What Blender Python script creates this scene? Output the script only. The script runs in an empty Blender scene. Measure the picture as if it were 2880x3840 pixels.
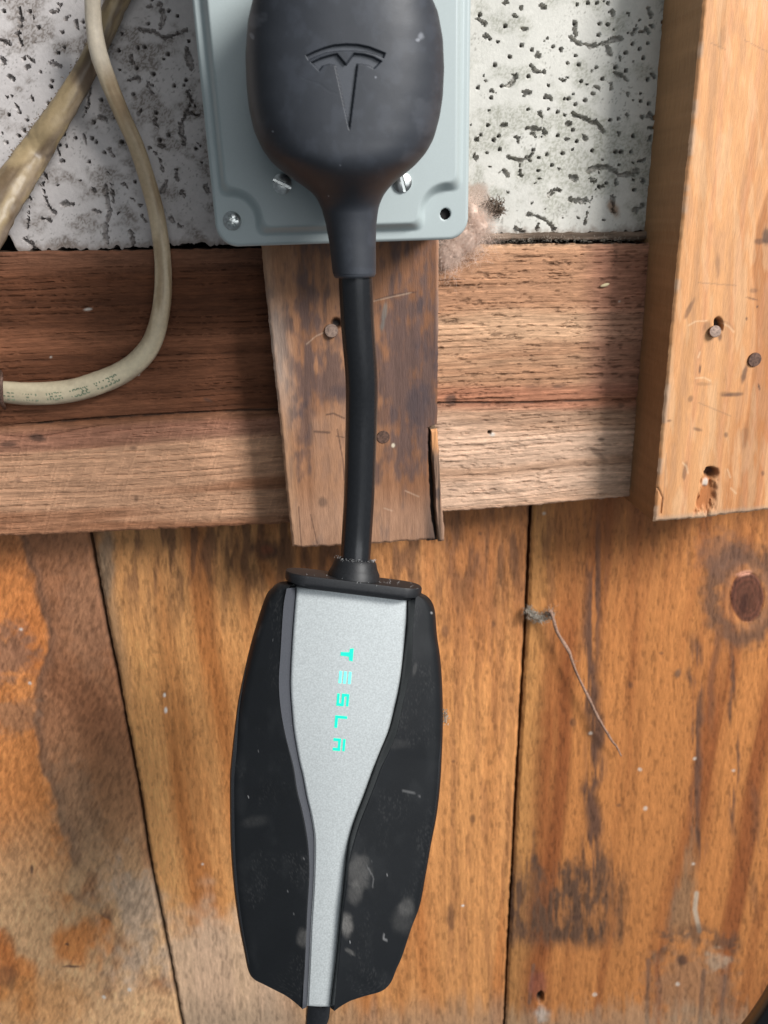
import bpy, bmesh, math, random
import numpy as np
from mathutils import Vector, Matrix
random.seed(5); RNG = np.random.default_rng(7)
S = bpy.context.scene
C = S.collection

# ------------------------------------------------------------------ camera
F = 2800.0; CU, CV = 1440.0, 1920.0          # focal length and centre, in pixels of the 2880x3840 photograph
YAW, PITCH, ROLL = math.radians(5.4), math.radians(21.3), math.radians(1.75)
CAM = np.array([0.0, 0.0, 1.40])
def _rot(v, k, a):
    return v*math.cos(a) + np.cross(k, v)*math.sin(a) + k*np.dot(k, v)*(1-math.cos(a))
_r, _u, _f = np.array([1., 0, 0]), np.array([0, 0, 1.]), np.array([0, 1., 0])
_r, _u, _f = [_rot(v, np.array([0, 0, 1.]), -YAW) for v in (_r, _u, _f)]
_u, _f = [_rot(v, _r, -PITCH) for v in (_u, _f)]
_r, _u = [_rot(v, _f, ROLL) for v in (_r, _u)]
cd = bpy.data.cameras.new('camera'); cam = bpy.data.objects.new('camera', cd); C.objects.link(cam)
m = Matrix.Identity(4)
for i in range(3):
    m[i][0] = _r[i]; m[i][1] = _u[i]; m[i][2] = -_f[i]; m[i][3] = CAM[i]
cam.matrix_world = m
cd.sensor_fit = 'VERTICAL'; cd.sensor_height = 36; cd.lens = F/3840*36
cd.clip_start = 0.01; cd.clip_end = 50
cd.dof.use_dof = True; cd.dof.focus_distance = 0.315; cd.dof.aperture_fstop = 17
S.camera = cam

# ------------------------------------------------------------------ light
w = bpy.data.worlds.new("World"); S.world = w; w.use_nodes = True
bg = w.node_tree.nodes['Background']
bg.inputs[0].default_value = (0.80, 0.90, 1.0, 1); bg.inputs[1].default_value = 0.15
def area(name, direction, dist, size, power, col, target=(0.0, .38, 1.30)):
    l = bpy.data.lights.new(name, 'AREA'); l.shape = 'RECTANGLE'; l.size, l.size_y = size
    l.energy = power; l.color = col
    o = bpy.data.objects.new(name, l); C.objects.link(o)
    d = Vector(direction).normalized(); o.location = Vector(target) + d*dist
    o.rotation_euler = d.to_track_quat('Z', 'Y').to_euler()
    return o
area('garage_door_light', (0.95, -1.0, 0.90), 2.0, (0.60, 0.65), 60, (1.0, 0.975, 0.95))
area('fill_light', (0.35, -1.0, 0.25), 2.2, (1.8, 1.5), 15, (0.94, 0.97, 1.0))  # broad fill lamp added to soften the shadows, no known window behind it
S.view_settings.view_transform = 'Standard'; S.view_settings.look = 'None'
S.view_settings.exposure = 0.0; S.view_settings.gamma = 1
S.render.resolution_x, S.render.resolution_y = 768, 1024
S.render.engine = 'CYCLES'

# ------------------------------------------------------------------ helpers
def P(u, v, D):
    """point of the place seen at photo pixel (u, v), D metres in front of the camera measured square to the wall"""
    d = _r*(u-CU)/F - _u*(v-CV)/F + _f
    return CAM + d*(D/d[1])
def proj(X, Y, Z):
    a, b, c = X-CAM[0], Y-CAM[1], Z-CAM[2]
    x = a*_r[0]+b*_r[1]+c*_r[2]; y = a*_u[0]+b*_u[1]+c*_u[2]; z = a*_f[0]+b*_f[1]+c*_f[2]
    return CU + F*x/z, CV - F*y/z
def hsh(ix, iy, s):
    h = (ix.astype(np.int64)*374761393 + iy.astype(np.int64)*668265263 + s*2147483647) & 0xffffffff
    h = ((h ^ (h >> 13))*1274126177) & 0xffffffff
    h = ((h ^ (h >> 16))*2246822519) & 0xffffffff
    return ((h ^ (h >> 15)) & 0xffffff)/float(0xffffff)
def vn(x, y, s=0):
    ix = np.floor(x); iy = np.floor(y); fx = x-ix; fy = y-iy
    fx = fx*fx*(3-2*fx); fy = fy*fy*(3-2*fy)
    a = hsh(ix, iy, s); b = hsh(ix+1, iy, s); c = hsh(ix, iy+1, s); d = hsh(ix+1, iy+1, s)
    return (a+(b-a)*fx)*(1-fy) + (c+(d-c)*fx)*fy
def fbm(x, y, s=0, o=4, g=.5):
    t = 0; a = 1; n = 0
    for k in range(o):
        t = t + a*vn(x*2**k+17.3*k, y*2**k-9.1*k, s+k); n += a; a *= g
    return t/n
def ss(a, b, x):
    t = np.clip((x-a)/(b-a), 0, 1); return t*t*(3-2*t)
def mix(a, b, t):
    t = np.asarray(t)[..., None]; return np.asarray(a)*(1-t) + np.asarray(b)*t
def interp(pts, v):
    a = np.array(sorted(pts)); return np.interp(v, a[:, 0], a[:, 1])
def dpoly(U, V, pts):
    """distance to a polyline"""
    best = np.full(np.shape(U), 1e9)
    for (ax, ay), (bx, by) in zip(pts[:-1], pts[1:]):
        vx, vy = bx-ax, by-ay
        t = np.clip(((U-ax)*vx+(V-ay)*vy)/max(vx*vx+vy*vy, 1e-9), 0, 1)
        best = np.minimum(best, np.hypot(U-ax-t*vx, V-ay-t*vy))
    return best
def inside(U, V, poly):
    r = np.zeros(np.shape(U), bool); n = len(poly)
    for i in range(n):
        x1, y1 = poly[i]; x2, y2 = poly[(i+1) % n]
        if y1 == y2: continue
        c = ((y1 > V) != (y2 > V)) & (U < (x2-x1)*(V-y1)/(y2-y1)+x1)
        r ^= c
    return r
def ell(U, V, u, v, ru, rv, ang=0, rough=0.0, s=0):
    """soft ellipse mask, 1 in the middle"""
    a = math.radians(ang); x = (U-u)*math.cos(a)+(V-v)*math.sin(a); y = -(U-u)*math.sin(a)+(V-v)*math.cos(a)
    d = np.hypot(x/ru, y/rv)
    if rough: d = d + rough*(fbm(U/25, V/25, s, 3)-.5)*2
    return ss(1.15, .45, d)

def thing(name, label, cat, loc, group=None):
    o = bpy.data.objects.new(name, None); C.objects.link(o); o.empty_display_size = .02
    o.location = loc; o['label'] = label; o['category'] = cat
    if group: o['group'] = group
    return o
ORIG = {}
def obj(name, V, Fc, mat, parent=None, smooth=True, col=None, origin=None, uvn=None, sharp=None):
    V = np.asarray(V, float).reshape(-1, 3)
    if parent is not None: org = np.array(ORIG[parent.name])
    else: org = np.array(origin if origin is not None else [V[:, 0].mean(), V[:, 1].mean(), V[:, 2].min()])
    me = bpy.data.meshes.new(name)
    me.from_pydata((V-org).tolist() if len(V) < 20000 else [tuple(p) for p in (V-org)], [], Fc if isinstance(Fc, list) else Fc.tolist())
    me.update()
    if col is not None:
        a = me.attributes.new('col', 'FLOAT_COLOR', 'POINT')
        c4 = np.ones((len(V), 4), np.float32); c4[:, :3] = np.clip(np.asarray(col).reshape(-1, 3), .002, 1)
        a.data.foreach_set('color', c4.ravel())
    me.polygons.foreach_set('use_smooth', [smooth]*len(me.polygons))
    if sharp is not None: me.set_sharp_from_angle(angle=math.radians(sharp))
    if mat: me.materials.append(mat)
    o = bpy.data.objects.new(name, me); C.objects.link(o)
    if parent is not None: o.parent = parent
    else: o.location = org
    ORIG[o.name] = org
    return o
def root(name, label, cat, loc, group=None):
    o = thing(name, label, cat, tuple(loc), group); ORIG[o.name] = np.array(loc); return o
def tag(o, label, cat, group=None, kind=None):
    o['label'] = label; o['category'] = cat
    if group: o['group'] = group
    if kind: o['kind'] = kind
    return o
def gridfaces(ny, nx, off=0, flip=False):
    i = (np.arange(ny-1)[:, None]*nx + np.arange(nx-1)[None, :]).ravel() + off
    f = np.stack([i, i+1, i+1+nx, i+nx], 1)
    return f[:, ::-1] if flip else f
def sheet(name, G, back, mat, parent=None, col=None, sidecol=None, **k):
    """front-face grid G (ny,nx,3) with straight skirts back to depth `back` and a closed rear"""
    ny, nx = G.shape[:2]
    V = G.reshape(-1, 3); Fc = gridfaces(ny, nx).tolist()
    b = list(range(nx)) + [r*nx+nx-1 for r in range(1, ny)] + [(ny-1)*nx+c for c in range(nx-2, -1, -1)] + [r*nx for r in range(ny-2, 0, -1)]
    n0 = len(V); rows = 4
    cc = None if col is None else col.reshape(-1, 3)
    allV = [V]; allC = [cc] if col is not None else None
    # duplicate the rim so that the sides get their own colour
    for q in range(rows):
        t = q/(rows-1)
        e = V[b].copy(); e[:, 1] = e[:, 1]*(1-t)+back*t
        allV.append(e)
        if col is not None:
            sc = cc[b]*.92 if sidecol is None else np.tile(np.array(sidecol), (len(b), 1))*(.8+.4*fbm(e[:, 0]*300+e[:, 2]*300, e[:, 1]*90, 3)[:, None])
            allC.append(sc)
    n = len(b)
    for q in range(rows-1):
        o1 = n0+q*n; o2 = o1+n
        for i in range(n):
            j = (i+1) % n; Fc.append([o1+j, o1+i, o2+i, o2+j])
    Fc.append([n0+(rows-1)*n+i for i in range(n)][::-1])
    return obj(name, np.vstack(allV), Fc, mat, parent, col=None if col is None else np.vstack(allC), sharp=50, **k)
def rails(pts, n=None):
    """Catmull-Rom through points (any dimension)"""
    p = [np.array(q, float) for q in pts]; p = [2*p[0]-p[1]]+p+[2*p[-1]-p[-2]]
    out = []; n = n or 8
    for i in range(1, len(p)-2):
        for k in range(n):
            t = k/n
            out.append(.5*((2*p[i])+(p[i+1]-p[i-1])*t+(2*p[i-1]-5*p[i]+4*p[i+1]-p[i+2])*t*t+(-p[i-1]+3*p[i]-3*p[i+1]+p[i+2])*t**3))
    out.append(p[-2]); return np.array(out)
def tube(path, ra, rb, seg=24, rough=0, caps=True, twist=None):
    """tube along path; ra = radius in the picture-facing width, rb = radius in depth"""
    n = len(path); ra = np.broadcast_to(ra, n); rb = np.broadcast_to(rb, n)
    T = np.gradient(path, axis=0); T /= np.linalg.norm(T, axis=1)[:, None]
    Y = np.array([0, 1., 0]); V = []
    for i in range(n):
        a = np.cross(T[i], Y); a /= max(np.linalg.norm(a), 1e-6); b = np.cross(a, T[i])
        for k in range(seg):
            th = 2*math.pi*k/seg; r = 1
            if rough: r = 1+rough*(vn(np.array([i*.35]), np.array([k*.8]), 4)[0]-.5)+rough*.8*(vn(np.array([i*.09]), np.array([k*.2]), 9)[0]-.5)
            V.append(path[i]+(a*math.cos(th)*ra[i]+b*math.sin(th)*rb[i])*r)
    Fc = [[i*seg+k, i*seg+(k+1) % seg, (i+1)*seg+(k+1) % seg, (i+1)*seg+k] for i in range(n-1) for k in range(seg)]
    if caps: Fc += [list(range(seg))[::-1], [(n-1)*seg+k for k in range(seg)]]
    return np.array(V), Fc
def extrude_poly(poly3, depthvec):
    n = len(poly3); A = np.array(poly3); B = A+np.array(depthvec)
    Fc = [list(range(n))[::-1], [n+i for i in range(n)]]+[[i, (i+1) % n, n+(i+1) % n, n+i] for i in range(n)]
    return np.vstack([A, B]), Fc
def lathe(profile, centre, axis, seg=32):
    ax = np.array(axis, float); ax /= np.linalg.norm(ax)
    a = np.cross(ax, [0.3, .1, 1.0]); a /= np.linalg.norm(a); b = np.cross(ax, a); V = []
    for r, h in profile:
        for k in range(seg):
            t = 2*math.pi*k/seg; V.append(np.array(centre)+ax*h+(a*math.cos(t)+b*math.sin(t))*r)
    n = len(profile)
    Fc = [[i*seg+k, i*seg+(k+1) % seg, (i+1)*seg+(k+1) % seg, (i+1)*seg+k] for i in range(n-1) for k in range(seg)]
    Fc += [list(range(seg))[::-1], [(n-1)*seg+k for k in range(seg)]]
    return np.array(V), Fc

# ------------------------------------------------------------------ materials
def newmat(name):
    mt = bpy.data.materials.new(name); mt.use_nodes = True; nt = mt.node_tree
    return mt, nt, nt.nodes['Principled BSDF']
def nd(nt, t, **k):
    n = nt.nodes.new(t)
    for a, b in k.items(): setattr(n, a, b)
    return n
def noise_node(nt, scale, stretch=(1, 1, 1), detail=4, rough=.6, coord='Object'):
    tc = nd(nt, 'ShaderNodeTexCoord'); mp = nd(nt, 'ShaderNodeMapping'); mp.inputs['Scale'].default_value = stretch
    nz = nd(nt, 'ShaderNodeTexNoise'); nz.inputs['Scale'].default_value = scale
    nz.inputs['Detail'].default_value = detail; nz.inputs['Roughness'].default_value = rough
    nt.links.new(tc.outputs[coord], mp.inputs[0]); nt.links.new(mp.outputs[0], nz.inputs['Vector'])
    return nz.outputs['Fac']
def ramp(nt, src, a, b, ca, cb):
    r = nd(nt, 'ShaderNodeMapRange'); r.inputs[1].default_value = a; r.inputs[2].default_value = b
    r.inputs[3].default_value = ca; r.inputs[4].default_value = cb; nt.links.new(src, r.inputs[0]); return r.outputs[0]
def mathn(nt, op, a, b):
    n = nd(nt, 'ShaderNodeMath', operation=op)
    for i, x in enumerate((a, b)):
        if isinstance(x, (int, float)): n.inputs[i].default_value = x
        else: nt.links.new(x, n.inputs[i])
    return n.outputs[0]
def bump(nt, bs, h, strength, dist):
    b = nd(nt, 'ShaderNodeBump'); b.inputs['Strength'].default_value = strength; b.inputs['Distance'].default_value = dist
    nt.links.new(h, b.inputs['Height']); nt.links.new(b.outputs[0], bs.inputs['Normal'])
def attrcol(nt):
    a = nd(nt, 'ShaderNodeAttribute'); a.attribute_name = 'col'; return a.outputs['Color']
def mulcol(nt, c, f):
    v = nd(nt, 'ShaderNodeVectorMath', operation='SCALE'); nt.links.new(c, v.inputs[0]); nt.links.new(f, v.inputs['Scale']); return v.outputs[0]
def wood(name, axis, bumpd=.0005, rough=.72, amp=.35, spec=.25):
    mt, nt, bs = newmat(name)
    st = (1, 1, .10) if axis == 'z' else (.05, 1, 1)
    f1 = noise_node(nt, 1500, st, 4, .65); f2 = noise_node(nt, 420, tuple(.22 if s < 1 else s for s in st), 4, .7)
    f = mathn(nt, 'MULTIPLY', ramp(nt, f1, .3, .7, 1-amp*.6, 1+amp*.6), ramp(nt, f2, .3, .7, 1-amp*.55, 1+amp*.55))
    nt.links.new(mulcol(nt, attrcol(nt), f), bs.inputs['Base Color'])
    bs.inputs['Roughness'].default_value = rough; bs.inputs['Specular IOR Level'].default_value = spec
    bump(nt, bs, mathn(nt, 'ADD', f1, f2), .9, bumpd)
    return mt
M = {}
M['plank'] = wood('rough_plank_wood', 'z', .0004, .62, .20, .35)
M['board'] = wood('rough_board_wood', 'x', .0006, .75, .40)
M['batten'] = wood('worn_batten_wood', 'z', .00025, .6, .2)
M['stud'] = wood('pine_stud_wood', 'z', .0002, .6, .14)
def vcmat(name, rough, amp, scale, bd, spec=.3, metallic=0, sheen=0):
    mt, nt, bs = newmat(name)
    f = noise_node(nt, scale, (1, 1, 1), 5, .65)
    nt.links.new(mulcol(nt, attrcol(nt), ramp(nt, f, .3, .7, 1-amp, 1+amp)), bs.inputs['Base Color'])
    bs.inputs['Roughness'].default_value = rough; bs.inputs['Specular IOR Level'].default_value = spec; bs.inputs['Metallic'].default_value = metallic
    if sheen: bs.inputs['Sheen Weight'].default_value = sheen
    bump(nt, bs, f, .8, bd); return mt
M['foam'] = vcmat('white_foam_board', .8, .06, 700, .00025)
M['sheath'] = vcmat('old_cable_sheath', .42, .10, 500, .00012, .4)
M['plugrubber'] = vcmat('slate_rubber', .48, .05, 2500, .00003, .40)
def plain(name, col, rough=.5, metallic=0, spec=.5, bumps=None, colvar=0, scale=800, coat=0):
    mt, nt, bs = newmat(name)
    bs.inputs['Base Color'].default_value = (*col, 1); bs.inputs['Roughness'].default_value = rough
    bs.inputs['Metallic'].default_value = metallic; bs.inputs['Specular IOR Level'].default_value = spec
    bs.inputs['Coat Weight'].default_value = coat
    f = noise_node(nt, scale, (1, 1, 1), 3, .6)
    if colvar:
        mx = nd(nt, 'ShaderNodeMix', data_type='RGBA'); mx.inputs['A'].default_value = (*[c*(1-colvar) for c in col], 1)
        mx.inputs['B'].default_value = (*[min(c*(1+colvar), 1) for c in col], 1)
        nt.links.new(ramp(nt, f, .35, .65, 0, 1), mx.inputs['Factor']); nt.links.new(mx.outputs['Result'], bs.inputs['Base Color'])
    if bumps: bump(nt, bs, f, .6, bumps)
    return mt
M['boxpaint'] = plain('grey_box_enamel', (.375, .43, .43), .35, 0, .5, .00002, .02, 1800)
M['cablerubber'] = plain('black_cable_rubber', (.012, .013, .015), .27, 0, .6, .00003, .15, 900)
M['wing'] = vcmat('black_controller_plastic', .44, .22, 2600, .00005, .42)
M['boot'] = plain('matte_black_rubber', (.013, .014, .016), .5, 0, .4, .00004, .3, 1500)
M['channel'] = plain('lit_channel_plastic', (.062, .065, .076), .45, 0, .4, .00002, .1, 2500)  # lighter tone paints the light on the left channel wall
M['silver'] = plain('silver_face_plastic', (.47, .505, .51), .42, .2, .5, .00003, .13, 1500)
M['silverrim'] = plain('silver_rim_plastic', (.62, .65, .66), .4, .2, .5)
M['zinc'] = plain('zinc_screw', (.62, .64, .62), .28, 1, .5, .00006, .2, 700)
M['rust'] = plain('rusty_nail', (.13, .075, .055), .65, .35, .4, .00012, .4, 900)
M['dull'] = plain('worn_nail', (.27, .19, .15), .55, .3, .4, .00012, .35, 900)
M['dark'] = plain('dark_recess', (.012, .010, .009), .9)
M['fibre'] = plain('insulation_fibre', (.80, .63, .53), .9, 0, .1, None, .10, 120)
M['dust'] = plain('cobweb_dust', (.42, .38, .32), .9, 0, .1, None, .3, 300)
M['lint'] = plain('pale_lint', (.6, .6, .6), .9, 0, .1)
M['root'] = plain('brown_rootlet', (.32, .20, .145), .8, 0, .2, .0002, .35, 900)
M['seed'] = plain('pale_seed', (.72, .60, .36), .6)
mt, nt, bs = newmat('green_led'); bs.inputs['Base Color'].default_value = (0, .25, .18, 1)
bs.inputs['Emission Color'].default_value = (0.0, .82, .46, 1); bs.inputs['Emission Strength'].default_value = 1.15; M['led'] = mt
mt, nt, bs = newmat('green_led_bright'); bs.inputs['Base Color'].default_value = (.1, .4, .3, 1)
bs.inputs['Emission Color'].default_value = (0.12, .92, .68, 1); bs.inputs['Emission Strength'].default_value = 1.2; M['led2'] = mt

DW, DP, DB, DM, DS, DX = .455, .433, .395, .368, .362, .322   # backing, planks, board, batten, stud, box cover

# ------------------------------------------------------------------ setting: dark backing, added so the gaps between planks read as shade
a, b = P(-400, 4100, DW), P(3300, -500, DW)
V, Fc = extrude_poly([(a[0]-.5, DW, a[2]-.3), (b[0]+.5, DW, a[2]-.3), (b[0]+.5, DW, b[2]+.2), (a[0]-.5, DW, b[2]+.2)], (0, .02, 0))
o = obj('wall', V, Fc, plain('dark_backing', (.02, .017, .015), .95), smooth=False); o['kind'] = 'structure'

# ------------------------------------------------------------------ plank wall
def grains(G, along, across, s, kn=()):
    """grain coordinate bent round knots; returns fine/coarse figure noises"""
    w = (fbm(across*30, along*7, s+50, 3)-.5)*.010
    for (ka, kc, ra, rc, amt) in kn:
        w = w + amt*np.exp(-((along-ka)/ra)**2-((across-kc)/rc)**2)
    g = across+w
    ring = .6*fbm(g*260, along*3, s, 3)+.4*fbm(g*620, along*2.2, s+70, 3)
    broad = fbm(g*55, along*3.0, s+9, 4)
    dash = fbm(g*1500, along*170, s+21, 2)
    return g, ring, broad, dash
wallr = root('plank_wall', 'orange-brown wall of rough upright planks with dark gaps, below the cross board', 'wall', P(1400, 3900, DP))
def seam(pts): return lambda z: np.interp(z, [p[2] for p in pts], [p[0] for p in pts])
def zpts(l, D): return sorted([P(u, v, D) for u, v in l], key=lambda p: p[2])
SEAM1 = zpts([(325, 1900), (342, 2010), (375, 2200), (410, 2380), (447, 2560), (495, 2810), (522, 2950), (560, 3200), (605, 3430), (640, 3600), (690, 3870), (730, 4100)], DP)
SEAM2 = zpts([(1994, 1860), (1990, 1930), (1978, 2230), (1960, 2560), (1945, 2820), (1925, 3200), (1908, 3500), (1893, 3840), (1880, 4100)], DP)
zlo, zhi = P(1400, 4080, DP)[2], P(1400, 1760, DP)[2]
xl, xr = P(-250, 3840, DP)[0]-.14, P(3150, 2000, DP)[0]+.08
def plank(fl, fr, paint, step=.0007):
    z = np.arange(zlo, zhi, step); X0, X1 = fl(z), fr(z); nx = int((X1-X0).max()/step)
    X0 = X0+(vn(z*260, z*0, 3)-.5)*.0006; X1 = X1+(vn(z*240, z*0+5, 3)-.5)*.0006
    s = np.linspace(0, 1, nx)[None, :]
    X = X0[:, None]*(1-s)+X1[:, None]*s; Z = np.repeat(z[:, None], nx, 1)
    Y = np.full_like(X, DP); U, Vv = proj(X, Y, Z)
    col, h = paint(X, Z, U, Vv)
    ed = np.minimum(X-X0[:, None], X1[:, None]-X); h = h-.0016*ss(.0022, 0, ed)
    col = mix(col, (.05, .03, .02), .5*ss(.0014, 0, ed))
    G = np.stack([X, Y-h, Z], -1)
    return sheet('plank', G, DP+.019, M['plank'], wallr, col)
ORG, ORL, TAN, BRN, DKB, GRY = (.50, .205, .066), (.60, .285, .105), (.60, .37, .20), (.21, .10, .05), (.085, .042, .028), (.27, .20, .145)
def paint_left(X, Z, U, V):
    kn = [(P(60, 2420, DP)[2], P(60, 2420, DP)[0], .05, .055, .045), (P(60, 3000, DP)[2], P(60, 3000, DP)[0], .06, .07, .03)]
    g, ring, broad, dash = grains(None, Z, X, 11, kn)
    col = mix((.23, .10, .05), (.46, .215, .105), ss(.3, .65, broad)); 
    dis = (fbm(U/70, V/90, 31, 4)-.5)*170
    bx = np.interp(V, [1900, 2010, 2120, 2230, 2363, 2497, 2600, 2700, 2798, 2896, 3029, 3163, 3340, 3390, 3473, 3560, 3651, 3839], [30, 60, 100, 133, 182, 169, 115, 120, 151, 169, 213, 249, 266, 311, 440, 430, 373, 355])
    org = ss(22, -14, U-bx+dis*.35)
    col = mix((.29, .120, .055), (.46, .205, .098), ss(.3, .65, broad)); col = mix(col, (.54, .27, .125), .6*ss(2650, 3050, V))
    col = mix(col, mix((.56, .185, .05), (.70, .265, .08), ss(.3, .6, broad)), .95*org)
    col = mix(col, (.13, .075, .05), .6*ss(60, 5, U-bx+dis*.35)*ss(-5, 12, U-bx+dis*.35))
    col = mix(col, (.24, .13, .085), .75*ell(U, V, 40, 2450, 115, 130, 0, .5, 3)); col = mix(col, (.28, .16, .10), .6*ell(U, V, 60, 2680, 120, 80, 0, .5, 13))
    col = mix(col, (.30, .135, .07), .5*org*ss(2200, 2000, V))
    pale = ss(2950, 3450, V+dis*.8)
    col = mix(col, (.76, .46, .24), .9*pale*ss(.3, .55, fbm(U/120, V/160, 77, 4)))
    col = mix(col, (.54, .40, .29), 6/8*ss(.36, .66, fbm(U/70, V/90, 88, 4))*ell(U, V, 520, 3480, 170, 330, -8, .3, 5))
    col = mix(col, (.33, .22, .14), .35*ell(U, V, 280, 3050, 110, 260, -10, .4, 6))
    col = mix(col, (.24, .15, .10), .25*ell(U, V, 330, 2300, 130, 260, -8, .4, 7))
    col = mix(col, (.60, .27, .09), .6*ell(U, V, 120, 3760, 240, 130, 0, .3, 9))
    col = col*(.80+.40*ring[..., None])
    chips = fbm((U+V*.4)/9, (V-U*.3)/26, 61, 3)
    col = mix(col, col*.5, .5*ss(.56, .70, chips)); col = mix(col, np.minimum(col*1.35, .9), .45*ss(.43, .30, chips))
    for (u, v, r1, r2, an) in ((270, 3622, 46, 5, 0), (252, 3540, 10, 6, 20), (20, 3660, 55, 50, 0), (120, 3260, 8, 22, 0)):
        col = mix(col, (.08, .05, .04), .8*ell(U, V, u, v, r1, r2, an, .12, 4)*(1 if r1 != 55 else .5))
    for (u, v) in ((485, 3710), (390, 3738), (112, 2562), (78, 2360)):
        col = mix(col, (.8, .75, .68), .8*ell(U, V, u, v, 9, 7, 20, .3, 5))
    h = (ring-.5)*.0007+(chips-.5)*-.0014+(fbm(X*60, Z*30, 5, 3)-.5)*.002
    return col, h
def paint_mid(X, Z, U, V):
    kn = [(P(1000, 2070, DP)[2], P(1000, 2070, DP)[0], .02, .012, .012)]
    g, ring, broad, dash = grains(None, Z, X, 23, kn)
    col = mix((.52, .195, .056), (.80, .385, .138), ss(.3, .68, broad))
    warm = ss(700, 1800, U)
    col = mix(col, (.50, .185, .058), .45*warm)
    st = fbm(U/28, V/150, 71, 4)
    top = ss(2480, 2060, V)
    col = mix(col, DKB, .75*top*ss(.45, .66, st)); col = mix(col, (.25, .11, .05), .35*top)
    col = mix(col, (.23, .17, .12), .7*ell(U, V, 395, 2120, 42, 170, 2, .2, 3)+.0*U)
    edge = U-np.interp(V, [2010, 2950, 3840], [342, 522, 680])
    col = mix(col, (.30, .20, .12), .6*ss(75, 20, edge)*ss(2000, 2100, V)*ss(2750, 2400, V))
    col = mix(col, DKB, .75*ell(U, V, 1000, 2062, 60, 50, 0, .25, 8)); col = mix(col, (.30, .09, .04), .6*ell(U, V, 1000, 2062, 30, 24, 0, .2, 8))
    low = ss(3280, 3560, V+(fbm(U/60, V/60, 5, 3)-.5)*300)*ss(1250, 1000, U)
    col = mix(col, (.68, .50, .35), .75*low)
    lr = ss(1640, 1700, U); col = mix(col, (.36, .15, .06), .45*lr*ss(.5, .62, fbm(U/16, V/220, 72, 3)))
    for (u, v, a1, b1) in ((1668, 2370, 16, 28), (1772, 3070, 12, 20), (1700, 2855, 10, 8), (1690, 3440, 18, 70), (1800, 2000, 8, 8), (1850, 2340, 8, 14)):
        col = mix(col, DKB, .55*ell(U, V, u, v, a1, b1, 0, .25, 3))
    col = mix(col, (.34, .25, .17), .55*ss(3700, 3840, V+(st-.5)*120))
    col = col*(.80+.40*ring[..., None])
    chips = .7*fbm(U/7.5, V/26, 62, 3)+.3*fbm(U/13, V/90, 162, 3)
    col = mix(col, col*.5, .58*ss(.57, .68, chips)); col = mix(col, np.minimum(col*1.3, .9), .4*ss(.43, .32, chips))
    for (u, v, a1, b1) in ((622, 2663, 7, 14), (617, 2606, 6, 9), (760, 3240, 5, 5), (1735, 3395, 7, 5)):
        col = mix(col, (.85, .82, .76), .9*ell(U, V, u, v, a1, b1, 0, .2, 3))
    h = (ring-.5)*.0006-(chips-.5)*.0011+(fbm(X*40, Z*20, 5, 3)-.5)*.0015
    return col, h
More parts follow.
